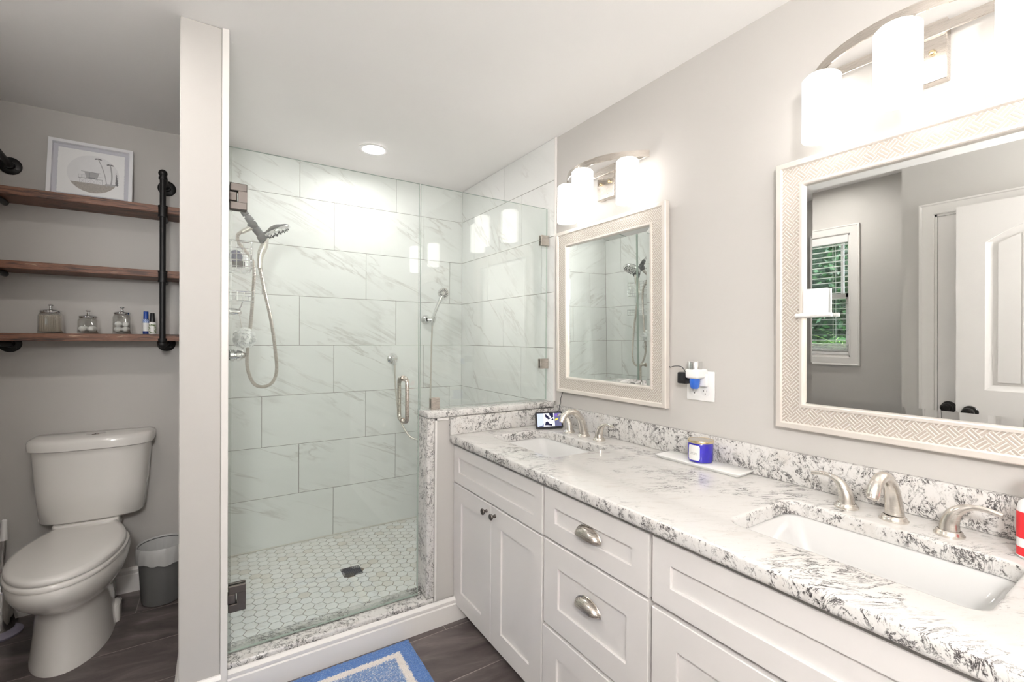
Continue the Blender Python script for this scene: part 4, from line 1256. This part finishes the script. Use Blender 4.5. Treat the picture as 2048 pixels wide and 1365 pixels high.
# ------------------------------------------------------------------ pipe shelf unit
SHF = thing('pipe_shelf', 'black iron pipe shelf with three rustic wood boards above the toilet', 'shelf', (-0.52, BA, 1.3))
for z, nm in ((1.967, 'top'), (1.640, 'middle'), (1.318, 'bottom')):
    bm = nb(); box(bm, -0.905, -0.118, 2.905, BA-0.004, z, z+0.035, 0.002)
    obj('shelf_board', bm, M['wood'], SHF)
for x in (-0.232, -0.824):
    bm = nb(); yf = 2.885
    tube(bm, [(x, yf, 1.30), (x, yf, 2.160)], 0.0130, 18)
    # top elbow and arm back to the wall
    arm = [(x, yf, 2.150), (x, yf+0.004, 2.166), (x, yf+0.018, 2.172), (x, BA-0.004, 2.143)]
    tube(bm, smooth_path(arm[:3], 5)+[Vector(arm[3])], 0.0125, 16)
    sphere(bm, (x, yf+0.003, 2.160), 0.0195, 16)
    cyl(bm, (x, yf, 2.128), (x, yf, 2.140), 0.0175)
    for z in (1.967, 1.640):
        cyl(bm, (x, yf, z-0.022), (x, yf, z+0.026), 0.0180); cyl(bm, (x, yf, z+0.022), (x, yf, z+0.030), 0.0198); cyl(bm, (x, yf, z-0.026), (x, yf, z-0.018), 0.0198)
        cyl(bm, (x, yf, z-0.0135), (x, BA-0.07, z-0.0135), 0.0130); sphere(bm, (x, BA-0.07, z-0.0135), 0.0135, 12)
    sphere(bm, (x, yf+0.002, 1.302), 0.0195, 16); cyl(bm, (x, yf, 1.316), (x, yf, 1.332), 0.0185)
    cyl(bm, (x, yf, 1.304), (x, BA-0.004, 1.304), 0.0130)
    pp = obj('pipe_post', bm, M['black_iron'], SHF, sharp=50)
    for z in (2.143, 1.304):
        bm = nb(); lathe(bm, [(0, 0.0006), (0.040, 0.0006), (0.041, 0.005), (0.036, 0.009), (0.019, 0.011), (0.0175, 0.024), (0, 0.024)], (x, BA, z), (0, -1, 0), 28)
        for k in range(4):
            a = PI/4+PI/2*k; cyl(bm, (x+0.028*math.cos(a), BA-0.008, z+0.028*math.sin(a)), (x+0.028*math.cos(a), BA-0.0105, z+0.028*math.sin(a)), 0.004, seg=8)
        obj('wall_flange', bm, M['black_iron'], pp)

# framed beach picture leaning on the wall
pf = thing('framed_picture', 'white framed round beach print leaning on the top shelf', 'picture', (-0.53, 3.04, 2.002))
a = math.radians(9)
PV = Vector((0, math.sin(a), math.cos(a))); PN = Vector((0, -math.cos(a), math.sin(a))); PO = Vector((-0.688, 3.048, 2.0030))
PWd, PHt = 0.318, 0.300
def PP(u, v, d=0): return PO+Vector((1, 0, 0))*u+PV*v+PN*d
def pring(i, d): return [PP(i, i, d), PP(PWd-i, i, d), PP(PWd-i, PHt-i, d), PP(i, PHt-i, d)]
bm = nb(); loft(bm, [pring(0, 0), pring(0, 0.024), pring(0.001, 0.025), pring(0.0145, 0.025), pring(0.0155, 0.024), pring(0.0155, 0.004)], cap0=True, cap1=False)
obj('frame', bm, simple('white_frame', (0.86, 0.86, 0.88), 0.4, nz=0.01), pf, sharp=25)
bm = nb(); bm.faces.new([bm.verts.new(p) for p in pring(0.0155, 0.004)]); obj('backing', bm, simple('grey_mat', (0.60, 0.60, 0.65), 0.8, nz=0.02), pf, recalc=False)
pm = [simple('paper', (0.88, 0.88, 0.88), 0.8, nz=0.01), simple('print_sky', (0.80, 0.80, 0.81), 0.8, nz=0.06, nscale=25), simple('print_sand', (0.42, 0.39, 0.36), 0.85, nz=0.3, nscale=220), simple('print_grey', (0.44, 0.44, 0.45), 0.8, nz=0.1), simple('print_dark', (0.22, 0.22, 0.23), 0.8, nz=0.1)]
bm = nb()
rr = random.Random(2)
def pf_(pl, mi, d): 
    f = bm.faces.new([bm.verts.new(PP(u, v, d)) for u, v in pl]); f.material_index = mi
i0 = 0.034
edge = []
n = 40
for (ua, va, ub, vb) in ((i0, i0, PWd-i0, i0), (PWd-i0, i0, PWd-i0, PHt-i0), (PWd-i0, PHt-i0, i0, PHt-i0), (i0, PHt-i0, i0, i0)):
    for k in range(n): t = k/n; edge.append((ua+(ub-ua)*t+rr.uniform(-.0007, .0007), va+(vb-va)*t+rr.uniform(-.0007, .0007)))
pf_(edge, 0, 0.0085)
pu, pv, pr = PWd*0.52, PHt*0.49, 0.098
circ = [(pu+pr*math.cos(2*PI*k/72), pv+pr*math.sin(2*PI*k/72)) for k in range(72)]
pf_(circ, 1, 0.0088)
hz = pv-0.048
seg = [p for p in circ if p[1] <= hz]
seg.sort(key=lambda p: math.atan2(p[1]-pv, p[0]-pu))
pf_(seg, 2, 0.0090)
def bar(u0, v0, u1, v1, w2, mi=3, d=0.0094):
    dv = Vector((u1-u0, v1-v0)).normalized(); nn = Vector((-dv.y, dv.x))*w2/2
    pf_([(u0+nn.x, v0+nn.y), (u0-nn.x, v0-nn.y), (u1-nn.x, v1-nn.y), (u1+nn.x, v1+nn.y)], mi, d)
# tower
tu, tv = pu-0.008, pv-0.012
pf_([(tu-0.026, tv+0.020), (tu-0.018, tv-0.012), (tu+0.022, tv-0.012), (tu+0.030, tv+0.020)], 3, 0.0092)
bar(tu-0.038, tv+0.022, tu+0.036, tv+0.020, 0.0016, 4)
bar(tu-0.048, tv-0.013, tu+0.044, tv-0.013, 0.0018, 4)
for k in range(-3, 4): bar(tu-0.046+0.015*(k+3)*0.3, tv-0.012, tu-0.046+0.015*(k+3)*0.3, tv+0.004, 0.0007, 3)
bar(tu-0.048, tv+0.004, tu-0.022, tv+0.004, 0.0008); bar(tu+0.026, tv+0.002, tu+0.044, tv+0.002, 0.0008)
for k in (-0.042, -0.020, 0.0, 0.022, 0.042): bar(tu+k, tv-0.013, tu+k, tv-0.044, 0.0014, 3)
for k in (-0.042, -0.020, 0.0, 0.022):
    bar(tu+k, tv-0.014, tu+k+0.021, tv-0.043, 0.0007); bar(tu+k+0.021, tv-0.014, tu+k, tv-0.043, 0.0007)
bar(tu-0.006, tv+0.018, tu-0.006, tv-0.006, 0.0008, 4)
bar(tu-0.010, tv-0.008, tu+0.014, tv-0.008, 0.004, 4)
# palms
def palm(u0, v0, u1, v1, w2):
    pts = [(u0+(u1-u0)*t+0.006*math.sin(PI*t)*(1 if u0 > u1 else 0), v0+(v1-v0)*t) for t in [k/8 for k in range(9)]]
    for p, q in zip(pts, pts[1:]): bar(*p, *q, w2, 3, 0.0096)
    for k in range(9):
        a = -0.5+k*(PI+1.0)/8; bar(u1, v1, u1+0.014*math.cos(a), v1+0.006*math.sin(a)-0.002, 0.0022, 4, 0.0098)
palm(pu+0.052, pv-0.056, pu+0.016, pv+0.084, 0.0036); palm(pu+0.066, pv-0.056, pu+0.062, pv+0.062, 0.0058)
bar(pu+0.045, hz+0.002, pu+0.084, hz+0.004, 0.008, 3, 0.0091)
for k in range(8): t = k/7; bar(pu+0.088-0.004*t, pv-0.045+0.06*t, pu+0.092-0.004*t, pv-0.035+0.06*t, 0.010*(1-t)+0.001, 4, 0.0095)
obj('print', bm, pm, pf, smooth=False, recalc=False)

# jars with domed metal lids
def jar(x, y, hw, h, label, grp=None):
    z = 1.3535
    t = thing('glass_jar', label, 'jar', (x, y, z))
    bm = nb()
    def lp(s, z2, r=0.016): return [(a, b2, z+z2) for a, b2 in rrect(x, y, hw*s, hw*s, r*s, 5)]
    loft(bm, [lp(0.94, 0.0004), lp(1.0, 0.004), lp(1.0, h*0.86), lp(0.93, h*0.95), lp(0.84, h)], True, False)
    loft(bm, [lp(0.78, h), lp(0.86, h*0.95), lp(0.93, h*0.86), lp(0.93, 0.009), lp(0.85, 0.006)], False, True)
    obj('glass', bm, M['glass_jar'], t, recalc=False, sharp=50)
    bm = nb(); r = hw*0.93
    lathe(bm, [(0, h+0.0005), (r, h+0.0005), (r+0.002, h+0.004), (r+0.002, h+0.010), (r-0.002, h+0.013), (r*0.6, h+0.0155), (0.008, h+0.017), (0, h+0.017)], (x, y, z), (0, 0, 1), 36)
    l = obj('lid', bm, M['chrome'], t)
    bm = nb(); lathe(bm, [(0.008, h+0.0165), (0.0055, h+0.020), (0.0065, h+0.024), (0.0045, h+0.027), (0.0045, h+0.031), (0.0105, h+0.035), (0.011, h+0.038), (0.006, h+0.041), (0, h+0.0415)], (x, y, z), (0, 0, 1), 24)
    obj('knob', bm, M['chrome'], l)
    return z
jar(-0.662, 3.00, 0.040, 0.096, 'tallest glass jar of bristly beige swabs, leftmost on the bottom shelf')
jar(-0.530, 3.00, 0.036, 0.074, 'shortest glass jar holding a single layer of cotton balls')
jar(-0.403, 3.00, 0.035, 0.096, 'glass jar heaped with cotton balls, right of the short jar')
# swabs fill
bm = nb(); rr = random.Random(4)
for i in range(11):
    for j in range(11):
        x = -0.662-0.031+0.0062*i+rr.uniform(-.0012, .0012); y = 3.0-0.031+0.0062*j+rr.uniform(-.0012, .0012); h = 0.072+rr.uniform(-0.003, 0.003)
        cyl(bm, (x, y, 1.362), (x+rr.uniform(-.001, .001), y, 1.362+h), 0.0013, seg=5); sphere(bm, (x, y, 1.362+h), 0.0024, 6, (1, 1, 2))
sw = obj('cotton_swab', bm, simple('swab_beige', (0.60, 0.54, 0.46), 0.9, nz=0.15, nscale=200)); tag(sw, 'packed cotton swabs standing inside the tallest glass jar', 'cotton swabs', kind='stuff')
cot = simple('cotton', (0.86, 0.86, 0.85), 0.95, nz=0.02, bmp=0.6, nscale=150)
def cotton(x, y, z, r, label, grp):
    t = bmesh.new(); bmesh.ops.create_icosphere(t, subdivisions=3, radius=r)
    for v in t.verts:
        n = v.co.normalized(); v.co = v.co*(1+0.06*math.sin(9*n.x+5*z*100)+0.05*math.sin(11*n.y+x*90)+0.04*math.sin(13*n.z))
        v.co.z *= 0.9
    bm = nb(); merge(bm, t)
    o = obj('cotton_ball', bm, cot, sharp=180); o.location = (x, y, z); tag(o, label, 'cotton ball', grp)
g1 = 'cotton balls in the short jar'; g2 = 'cotton balls in the heaped jar'
for x, y, nme in ((-0.548, 2.986, 'cotton ball at the front left of the short jar'), (-0.5165, 2.987, 'cotton ball at the front right of the short jar'), (-0.546, 3.016, 'cotton ball at the back left of the short jar'), (-0.5145, 3.017, 'cotton ball at the back right of the short jar')):
    cotton(x, y, 1.3775, 0.0152, nme, g1)
for x, y, z, nme in ((-0.4185, 2.986, 1.377, 'cotton ball at the bottom front left of the heaped jar'), (-0.3885, 2.986, 1.377, 'cotton ball at the bottom front right of the heaped jar'), (-0.4180, 3.015, 1.377, 'cotton ball at the bottom back left of the heaped jar'),
                     (-0.3885, 3.015, 1.377, 'cotton ball at the bottom back right of the heaped jar'), (-0.4160, 2.994, 1.4035, 'upper left cotton ball in the heaped jar'), (-0.3900, 3.006, 1.4025, 'upper right cotton ball in the heaped jar')):
    cotton(x, y, z, 0.0148, nme, g2)
# two small bottles
z = 1.3535
b1 = thing('spray_bottle', 'slim bottle with tall blue cap and checked label on the bottom shelf', 'bottle', (-0.308, 2.99, z))
m, nt, b = newmat('blue_checked_label')
sep = N(nt, 'ShaderNodeSeparateXYZ'); L(nt, objc(nt), sep.inputs[0])
dx = mth(nt, 'ADD', mth(nt, 'ADD', sep.outputs[0], sep.outputs[2]), 10.0); dz = mth(nt, 'ADD', mth(nt, 'SUBTRACT', sep.outputs[0], sep.outputs[2]), 10.0)
k = mth(nt, 'ADD', mth(nt, 'GREATER_THAN', mth(nt, 'FRACT', mth(nt, 'MULTIPLY', dx, 130.0)), 0.5), mth(nt, 'GREATER_THAN', mth(nt, 'FRACT', mth(nt, 'MULTIPLY', dz, 130.0)), 0.5))
L(nt, ramp(nt, mth(nt, 'MULTIPLY', k, 0.5), [(0, (0.8, 0.83, 0.9)), (0.5, (0.16, 0.30, 0.62)), (1, (0.02, 0.05, 0.22))]), b.inputs['Base Color'])
navy = simple('navy_blue', (0.01, 0.03, 0.16), 0.3, nz=0.05)
bm = nb(); lathe(bm, [(0, 0.0004), (0.0125, 0.0004), (0.013, 0.002), (0.013, 0.012)], (-0.308, 2.99, z), (0, 0, 1), 24); lathe(bm, [(0.013, 0.012), (0.013, 0.074), (0.010, 0.079), (0, 0.079)], (-0.308, 2.99, z), (0, 0, 1), 24)
o = obj('bottle', bm, navy, b1)
bm = nb(); lathe(bm, [(0.0132, 0.015), (0.0132, 0.058)], (-0.308, 2.99, z), (0, 0, 1), 24); obj('white_label', bm, lab, o, recalc=False)
bm = nb(); lathe(bm, [(0.0132, 0.058), (0.0132, 0.074), (0.0105, 0.078)], (-0.308, 2.99, z), (0, 0, 1), 24); obj('checked_label', bm, m, o, recalc=False)
bm = nb(); lathe(bm, [(0, 0.079), (0.0105, 0.079), (0.0105, 0.114), (0.0095, 0.116), (0, 0.116)], (-0.308, 2.99, z), (0, 0, 1), 24); obj('cap', bm, simple('blue_cap', (0.015, 0.06, 0.32), 0.25, nz=0.05), b1)
b2_ = thing('spray_bottle', 'short white bottle with black cap and leafy label nearest the pipe', 'bottle', (-0.280, 2.97, z))
bm = nb(); lathe(bm, [(0, 0.0004), (0.0145, 0.0004), (0.0155, 0.002), (0.0155, 0.052), (0.013, 0.060), (0.009, 0.063), (0, 0.063)], (-0.280, 2.97, z), (0, 0, 1), 24); o = obj('bottle', bm, M['plastic_w'], b2_)
leafm, nt, b = newmat('leafy_label')
v = noise(nt, objc(nt), 130, 2, 0.5, 1.0)
L(nt, ramp(nt, v, [(0.40, (0.08, 0.14, 0.04)), (0.48, (0.20, 0.26, 0.10)), (0.52, (0.75, 0.74, 0.68))]), b.inputs['Base Color'])
bm = nb(); lathe(bm, [(0.0157, 0.006), (0.0157, 0.050)], (-0.280, 2.97, z), (0, 0, 1), 24); q = obj('leafy_label', bm, leafm, o, recalc=False)
bm = nb(); aa = math.atan2(-2.97, 0.28); curved(bm, -0.280, 2.97, 0.0159, aa-0.55, aa+0.55, z+0.010, z+0.040, 8); obj('name_panel', bm, lab, q, recalc=False)
bm = nb(); lathe(bm, [(0, 0.063), (0.0115, 0.063), (0.0095, 0.106), (0.0085, 0.108), (0, 0.108)], (-0.280, 2.97, z), (0, 0, 1), 24); obj('cap', bm, M['plastic_b'], b2_)

# ------------------------------------------------------------------ window with blinds (seen in the mirror)
def casing(bm, y0, y1, z0, z1, wd, x, sx, t=0.018, bottom=True):
    """picture frame moulding on a wall plane x, sticking out by sx"""
    prof = [(0.0, 0.0), (0.0, t), (wd*0.12, t), (wd*0.2, t*0.8), (wd*0.55, t*0.7), (wd*0.8, t*0.55), (wd*0.92, t*0.6), (wd, t*0.45), (wd, 0)]
    def ring(i, d):
        zb = z0+i if bottom else z0
        return [(x+sx*d, y0+i, zb), (x+sx*d, y1-i, zb), (x+sx*d, y1-i, z1-i), (x+sx*d, y0+i, z1-i)]
    rings = [[bm.verts.new(p) for p in ring(i, d)] for i, d in prof]
    for a, b2 in zip(rings, rings[1:]):
        for k in range(4):
            if not bottom and k == 0: continue
            j = (k+1) % 4; bm.faces.new((a[k], a[j], b2[j], b2[k]))
bm = nb(); casing(bm, WY0-0.063, WY1+0.063, WZ0-0.063, WZ1+0.063, 0.063, XL, 1)
wn = struct('window_1', bm, M['trim'], sharp=25)
bm = nb(); box(bm, XL-0.12, XL, WY0, WY0+0.012, WZ0, WZ1); box(bm, XL-0.12, XL, WY1-0.012, WY1, WZ0, WZ1); box(bm, XL-0.12, XL, WY0, WY1, WZ0, WZ0+0.014); box(bm, XL-0.12, XL, WY0, WY1, WZ1-0.012, WZ1)
obj('jamb', bm, M['trim'], wn)
def sash(name, z0, z1, x, mull):
    bm = nb(); y0, y1 = WY0+0.012, WY1-0.012
    box(bm, x, x+0.03, y0, y0+0.035, z0, z1); box(bm, x, x+0.03, y1-0.035, y1, z0, z1); box(bm, x, x+0.03, y0, y1, z0, z0+0.04); box(bm, x, x+0.03, y0, y1, z1-0.04, z1)
    if mull:
        for y in (1.612, y1-(1.612-y0)): box(bm, x+0.006, x+0.024, y-0.009, y+0.009, z0, z1)
    s = obj(name, bm, M['trim'], wn)
    obj('pane', one(box, x+0.013, x+0.016, y0+0.03, y1-0.03, z0+0.035, z1-0.035), M['glass'], s)
sash('upper_sash', 1.60, 2.075, XL-0.112, True); sash('lower_sash', 1.166, 1.64, XL-0.078, False)
bl = thing('window_blind', 'white slatted window blind half open inside the alcove window', 'blind', (XL-0.02, (WY0+WY1)/2, WZ1))
bm = nb(); box(bm, XL-0.045, XL+0.002, WY0+0.014, WY1-0.014, WZ1-0.062, WZ1-0.004, 0.002); obj('valance', bm, M['plastic_w'], bl)
bm = nb(); zz = WZ1-0.075; k = 0
while zz > 1.275:
    box(bm, XL-0.047, XL-0.002, WY0+0.016, WY1-0.016, zz-0.0013, zz+0.0013); zz -= 0.0405
for kk in range(7): box(bm, XL-0.047, XL-0.002, WY0+0.016, WY1-0.016, 1.198+kk*0.0085, 1.2025+kk*0.0085)
obj('slats', bm, M['plastic_w'], bl)
bm = nb(); box(bm, XL-0.047, XL-0.002, WY0+0.016, WY1-0.016, 1.1705, 1.193, 0.003); obj('bottom_rail', bm, M['plastic_w'], bl)
bm = nb()
for y in (1.640, 1.855, 2.075):
    tube(bm, [(XL-0.001, y, WZ1-0.06), (XL-0.001, y, 1.19)], 0.0014, 6); tube(bm, [(XL-0.048, y, WZ1-0.06), (XL-0.048, y, 1.19)], 0.0014, 6)
obj('ladder_cords', bm, M['plastic_w'], bl)

# ------------------------------------------------------------------ doors (seen in the mirror)
bm = nb(); casing(bm, DY0-0.068, DY1+0.068, 0.0, DZ+0.068, 0.068, XD, 1, bottom=False)
dn = struct('door_1', bm, M['trim'], sharp=25)
bm = nb(); box(bm, XD-0.12, XD, DY1-0.012, DY1, 0, DZ); box(bm, XD-0.12, XD, DY0, DY0+0.012, 0, DZ); box(bm, XD-0.12, XD, DY0, DY1, DZ-0.012, DZ); obj('jamb', bm, M['trim'], dn)
def leaf(name, x0, x1, y0, y1, z0, z1, face, parent=None):
    """two panel door leaf with an arched, grooved upper panel on both faces"""
    bm = nb(); box(bm, x0+0.009, x1-0.009, y0+0.0005, y1-0.0005, z0+0.0005, z1-0.0005)
    st = 0.115
    for xa, xb in ((x0, x0+0.009), (x1-0.009, x1)):
        box(bm, xa, xb, y0, y0+st, z0, z1); box(bm, xa, xb, y1-st, y1, z0, z1)
        box(bm, xa, xb, y0+st, y1-st, z0, z0+0.24); box(bm, xa, xb, y0+st, y1-st, 0.87, 1.03)
        # arched top rail
        n = 16; ya, yb = y0+st, y1-st; top = z1-0.115; rise = 0.10
        pts = [(yb, z1), (ya, z1)]+[(ya+(yb-ya)*k/n, top-rise*(2*k/n-1)**2) for k in range(n+1)]
        prism(bm, pts, 'x', xa, xb)
        outer = x1 if xb == x1 else x0; s = 1 if xb == x1 else -1
        # sticking: sloped inner border + raised planks
        def b3(z0_, z1_, arch):
            i = 0.045
            ya2, yb2 = ya+i, yb-i
            m3 = 5
            for q in range(m3):
                a0 = ya2+(yb2-ya2)*q/m3+0.003; a1 = ya2+(yb2-ya2)*(q+1)/m3-0.003
                def zt(y): return z1_-i-(rise*(2*(y-ya)/(yb-ya)-1)**2 if arch else 0)
                pp = [(a0, z0_+i), (a1, z0_+i), (a1, zt(a1)), ((a0+a1)/2, zt((a0+a1)/2)), (a0, zt(a0))]
                xo = outer-s*0.0035; xi = outer-s*0.009
                loft(bm, [[(xi, y, z) for y, z in pp], [(xo, y, z) for y, z in pp]])
            # bevel ring
            for (p, q2) in (((ya, z0_), (yb, z0_)), ):
                loft(bm, [[(outer-s*0.001, ya, z0_), (outer-s*0.009, ya, z0_), (outer-s*0.009, ya+0.028, z0_+0.028)], [(outer-s*0.001, yb, z0_), (outer-s*0.009, yb, z0_), (outer-s*0.009, yb-0.028, z0_+0.028)]])
            for yy, sg in ((ya, 1), (yb, -1)):
                zt = z1_-(rise if arch else 0)
                loft(bm, [[(outer-s*0.001, yy, z0_), (outer-s*0.009, yy, z0_), (outer-s*0.009, yy+sg*0.028, z0_+0.028)], [(outer-s*0.001, yy, zt), (outer-s*0.009, yy, zt), (outer-s*0.009, yy+sg*0.028, zt-0.0)]])
        b3(1.03, top, True); b3(z0+0.24, 0.87, False)
    return obj(name, bm, M['door'], parent, sharp=20)
def doorknob(parent, x, s, y, z):
    bm = nb()
    lathe(bm, [(0, 0.0005), (0.033, 0.0005), (0.034, 0.004), (0.030, 0.009), (0.016, 0.012), (0.013, 0.018), (0.013, 0.030), (0.020, 0.036), (0.027, 0.046), (0.0275, 0.056), (0.024, 0.064), (0.017, 0.068), (0.0165, 0.067), (0.008, 0.069), (0, 0.0685)], (x, y, z), (s, 0, 0), 36)
    o = obj('doorknob', bm, M['bronze'], parent); o['label'] = 'round oil rubbed bronze knob'
lf1 = leaf('door_leaf', XD-0.040, XD-0.005, DY0+0.014, DY1-0.014, 0.01, DZ-0.014, 1, dn)
doorknob(lf1, XD-0.005, 1, DY1-0.014-0.050, 0.905)
d2 = leaf('door_2', XD+0.085, XD+0.120, 0.051, 0.813, 0.012, 2.035, 1)
d2['kind'] = 'structure'
doorknob(d2, XD+0.120, 1, 0.753, 0.905); doorknob(d2, XD+0.085, -1, 0.753, 0.905)
bm = nb()
for z in (0.25, 1.05, 1.80): cyl(bm, (XD+0.103, 0.045, z-0.045), (XD+0.103, 0.045, z+0.045), 0.006); box(bm, XD+0.0005, XD+0.103, 0.043, 0.047, z-0.045, z+0.045)
obj('hinge', bm, M['bronze'], d2)

# ------------------------------------------------------------------ garden outside the window
leafy = []
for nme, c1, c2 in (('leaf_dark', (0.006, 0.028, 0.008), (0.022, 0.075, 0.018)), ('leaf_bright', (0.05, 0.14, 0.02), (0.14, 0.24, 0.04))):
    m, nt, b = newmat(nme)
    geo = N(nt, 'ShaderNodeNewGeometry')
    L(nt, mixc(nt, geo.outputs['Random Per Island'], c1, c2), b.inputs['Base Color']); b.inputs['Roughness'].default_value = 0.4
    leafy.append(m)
gl = obj('lawn', one(box, -12, XL-T-0.02, -4, 12, -0.5, -0.3), simple('garden_ground', (0.05, 0.06, 0.03), 0.9, nz=0.4, nscale=3)); gl['kind'] = 'structure'; gl.name = 'floor_garden'
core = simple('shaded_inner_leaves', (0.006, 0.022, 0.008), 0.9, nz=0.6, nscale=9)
def bush(c, rad, n, label, seed, mat):
    rr = random.Random(seed)
    t = thing('garden_tree', label, 'tree', (c[0], c[1], -0.3))
    bm = nb()
    for k in range(n):
        d = Vector((rr.gauss(0, 1), rr.gauss(0, 1), rr.gauss(0, 1))).normalized()*rr.uniform(0.72, 1.0)*(1+0.12*math.sin(k*0.37))
        p = Vector((c[0]+d.x*rad[0], c[1]+d.y*rad[1], c[2]+d.z*rad[2]))
        a = Vector((rr.uniform(-1, 1), rr.uniform(-1, 1), rr.uniform(-0.8, 0.3))).normalized()
        b2 = a.cross(Vector((rr.uniform(-1, 1), rr.uniform(-1, 1), rr.uniform(-1, 1)))).normalized()
        s = rr.uniform(0.07, 0.14)
        bm.faces.new([bm.verts.new(q) for q in (p, p+a*s*0.5+b2*s*0.28, p+a*s, p+a*s*0.5-b2*s*0.28)])
    obj('foliage', bm, mat, t, recalc=False, smooth=False)
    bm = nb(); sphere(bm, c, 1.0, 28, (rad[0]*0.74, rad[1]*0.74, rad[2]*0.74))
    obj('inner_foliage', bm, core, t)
    bm = nb(); cyl(bm, (c[0], c[1], -0.3), (c[0], c[1], c[2]+rad[2]*0.5), 0.09, 0.04, 10)
    for k in range(6):
        a = k*1.05; cyl(bm, (c[0], c[1], c[2]-rad[2]*0.4), (c[0]+rad[0]*0.7*math.cos(a), c[1]+rad[1]*0.7*math.sin(a), c[2]+rad[2]*0.35), 0.03, 0.01, 6)
    obj('trunk', bm, simple('bark_%d' % seed, (0.10, 0.08, 0.06), 0.9, nz=0.2), t)
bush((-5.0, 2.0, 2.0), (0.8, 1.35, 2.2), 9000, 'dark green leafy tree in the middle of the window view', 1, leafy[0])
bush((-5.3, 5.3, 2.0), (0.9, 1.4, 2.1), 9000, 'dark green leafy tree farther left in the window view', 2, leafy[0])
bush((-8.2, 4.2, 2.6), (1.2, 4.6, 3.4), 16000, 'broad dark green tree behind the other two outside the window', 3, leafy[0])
def frond_palm(c, label, seed):
    rr = random.Random(seed)
    t = thing('garden_palm', label, 'palm', (c[0], c[1], -0.3))
    bm = nb()
    for k in range(16):
        a = 2*PI*k/16+rr.uniform(-.15, .15); up = rr.uniform(0.5, 1.15); Ln = rr.uniform(0.8, 1.05)
        dr = Vector((math.cos(a), math.sin(a), 0)); prev = None
        side = Vector((-dr.y, dr.x, 0))
        for j in range(26):
            f = (j+2)/28; p = Vector(c)+dr*Ln*f+Vector((0, 0, Ln*(up*f-0.9*f*f)))
            for s in (-1, 1):
                tip = p+side*s*0.28*math.sin(PI*min(1, f*0.9+0.1))+dr*0.14+Vector((0, 0, 0.05-0.10*f))
                bm.faces.new([bm.verts.new(q) for q in (p, p+dr*0.018, tip)])
    obj('fronds', bm, leafy[1], t, recalc=False, smooth=False)
    obj('trunk', one(cyl, (c[0], c[1], -0.3), (c[0], c[1], c[2]+0.02), 0.09, 0.06, 12), simple('palm_trunk_%d' % seed, (0.16, 0.12, 0.08), 0.9, nz=0.3), t)
frond_palm((-3.1, 2.30, 1.02), 'bright green palm low in the right of the window view', 11)
frond_palm((-3.2, 4.0, 0.88), 'bright green palm low in the left of the window view', 12)
